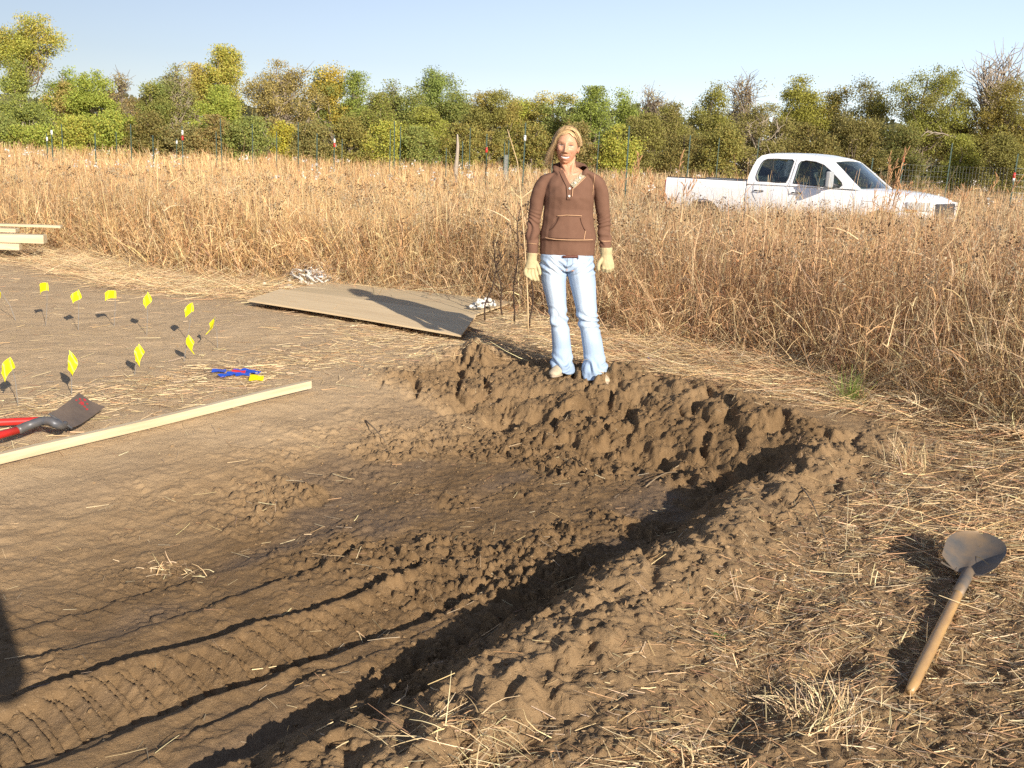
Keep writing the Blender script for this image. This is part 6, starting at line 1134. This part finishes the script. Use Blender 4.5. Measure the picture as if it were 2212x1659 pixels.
for a in [('tall dark weed with a hooked seed head, close left of the person', 1108, 700, 0.98, 1, 0.02, True), ('dark forked weed just right of the plywood end', 1045, 694, 0.62, 2, 0.16, False), ('dark weed leaning left behind the hooked one', 1085, 684, 0.66, 3, -0.12, False), ('thin black weed stalk nearest the gloved right hand of the person', 1146, 712, 0.74, 4, 0.0, False)]:
    x, y = on_ground(a[1], a[2], 0); weed(a[0], (x, y), 0, a[3], a[4], lean=a[5], head=a[6])
def tall_clump(label, u, v, dist, n, h0, h1, sx, lean, seed, col=(0.50, 0.34, 0.18), plume=True):
    r = np.random.default_rng(seed); c = at_dist(u, v, dist); zg = float(h_big(np.array(c[0]), np.array(dist))); root = empty('tall_stalks', (c[0], dist, zg)); tag(root, label, 'grass clump', 'tall stalks standing above the field'); V = []; mb = MB(); mpl = mat('plume', (col[0] * 0.9, col[1] * 0.72, col[2] * 0.66), 0.9)
    for k in range(n):
        pl = MB(); h = r.uniform(h0, h1); l = lean * r.uniform(0.3, 1.5) + r.normal(0, 0.10); x0 = r.normal(0, sx); P = [np.array([x0 + l * (i / 6) ** 1.4, r.normal(0, 0.004) + 0.02 * k / n, h * i / 6]) for i in range(7)]; P[-1] += np.array([l * 0.25, 0, -abs(l) * 0.15])
        mb.tube(P, [0.006 * (1 - 0.6 * i / 6) for i in range(7)], 5)
        if plume:
            for q in range(7): a = P[-1] + (P[-2] - P[-1]) * 0.13 * q; d = np.array([r.normal(0.01, 0.03), r.normal(0, 0.02), r.uniform(0.03, 0.11)]); pl.tube([a, a + d * 0.6, a + d], [0.003, 0.005, 0.001], 4)
            pl.build('plume', mpl, root, smooth=True)
        for q in range(3): a = P[r.integers(1, 5)]; d = np.array([r.normal(0, 0.16), r.normal(0, 0.1), r.uniform(0.0, 0.15)]); mb.tube([a, a + d * 0.5 + np.array([0, 0, 0.05]), a + d], [0.005, 0.004, 0.001], 4)
    mb.build('stalks', mat('stalk', col, 0.8, var=(8, 0.4, (col[0] * 0.7, col[1] * 0.6, col[2] * 0.6))), root, smooth=True)
    if plume and False: pl.build('plumes', mat('plume', (col[0] * 0.9, col[1] * 0.72, col[2] * 0.66), 0.9), root, smooth=True)
tall_clump('tallest clump of reddish stalks rising in front of the nose of the truck', 1925, 400, 12.5, 15, 1.05, 1.85, 0.10, 0.10, 1)
tall_clump('few thin stalks rising right of the head of the person, before the fence posts', 1345, 400, 12.0, 7, 1.1, 1.62, 0.10, 0.05, 2)
tall_clump('feathery stalks standing against the tail of the truck bed', 1448, 410, 12.0, 8, 1.0, 1.55, 0.09, 0.03, 3)
tall_clump('loose stalks at the right edge in front of the wire fence', 2100, 430, 12.5, 5, 1.0, 1.5, 0.35, 0.08, 4)
tall_clump('single long leaning straw stem left of the head of the person', 1155, 420, 8.0, 1, 1.62, 1.64, 0.0, 0.10, 6, (0.66, 0.50, 0.28), False)
def straw_tuft(label, u, v, n, rad, L0, L1, seed, flat=0.6, col=None):
    global rng
    x0, y0 = on_ground(u, v, 0); keep = rng; rng = np.random.default_rng(seed); x = x0 + rng.normal(0, rad, n); y = y0 + rng.normal(0, rad * 0.8, n); z = h_full(x, y); az = np.arctan2(y - y0, x - x0) * 0.5 + rng.uniform(0, 6.3) + rng.normal(0, 0.7, n)
    D = dirs(az, np.clip(rng.normal(flat, 0.45, n), 0, 1.5)); L = rng.uniform(L0, L1, n); b = rng.normal(0, 1, (n, 3)) * (L * 0.2)[:, None]; b[:, 2] -= L * 0.25 * np.sin(np.clip(flat, 0, 1))
    O = np.array([x0, y0, 0]); o = ribbons('straw_tuft', np.stack([x, y, z], 1) - O, D, L, rng.uniform(0.0022, 0.004, n), b, pick(n, (2, 1, 6, 0.6, 0.2, 1.2), 0.2) if col is None else np.tile([col], (n, 1)) * rng.uniform(0.6, 1.4, (n, 1)), M_straw, 3, kind='thing', label=label, cat='grass tuft'); o.location = O; rng = keep
straw_tuft('largest pale straw tuft, in front of the end of the wooden shovel handle', 1790, 1560, 420, 0.075, 0.03, 0.11, 1, 0.9)
straw_tuft('pale flattened straw tuft at the bottom edge, right of the middle', 1470, 1630, 240, 0.06, 0.05, 0.14, 2, 1.35)
straw_tuft('pale straw bundle at the bottom edge, below the pit shadow', 1020, 1615, 240, 0.08, 0.05, 0.15, 3, 1.4)
straw_tuft('dry tuft lying on the left of the pit floor', 375, 1150, 90, 0.06, 0.03, 0.09, 4, 1.35)
straw_tuft('upright dry tuft near the right edge above the shovel blade', 1960, 1000, 160, 0.07, 0.08, 0.20, 5, 0.5)
straw_tuft('small green plant at the straw edge, right of the pit corner', 1835, 870, 150, 0.035, 0.08, 0.24, 6, 0.25, (0.16, 0.21, 0.04))
straw_tuft('tiny green seedling alone on the bare soil in the right foreground', 1560, 1372, 26, 0.012, 0.02, 0.035, 7, 1.0, (0.07, 0.20, 0.03))
def stray(label, u0, v0, u1, v1, r0, m_, arch=0.02):
    a = np.array([*on_ground(u0, v0), 0.]); b = np.array([*on_ground(u1, v1), 0.]); a[2] = hz(*a[:2]) + 0.01; b[2] = hz(*b[:2]) + 0.012; e = MB().tube([(b - a) * f + np.array([0, 0, arch * math.sin(3.14 * f)]) for f in np.linspace(0, 1, 8)], [r0 * (1 - 0.6 * f) for f in np.linspace(0, 1, 8)], 6).build('dry_stem', m_, smooth=True, loc=tuple(a)); tag(e, label, 'stem')
M_stemd = mat('dark_stem', (0.22, 0.16, 0.10), 0.8); M_stemp = mat('pale_stem', (0.62, 0.48, 0.27), 0.7)
stray('long brown stem curving over the straw right of the pit shadow', 1722, 1040, 1800, 1215, 0.004, M_stemd, 0.05)
stray('long upright looking pale stem in the middle of the right foreground straw', 1832, 1060, 1826, 1190, 0.0028, M_stemp, 0.04)
stray('pale stick lying just behind the blue flag heap', 528, 800, 616, 794, 0.005, M_stemp, 0.0)
stray('brown twig lying on the pale slope above the wet pit floor', 790, 885, 838, 922, 0.005, M_stemd, 0.01)
stray('thin dark stick stuck across the far bank of the pit', 1400, 978, 1475, 942, 0.004, M_stemd, 0.03)
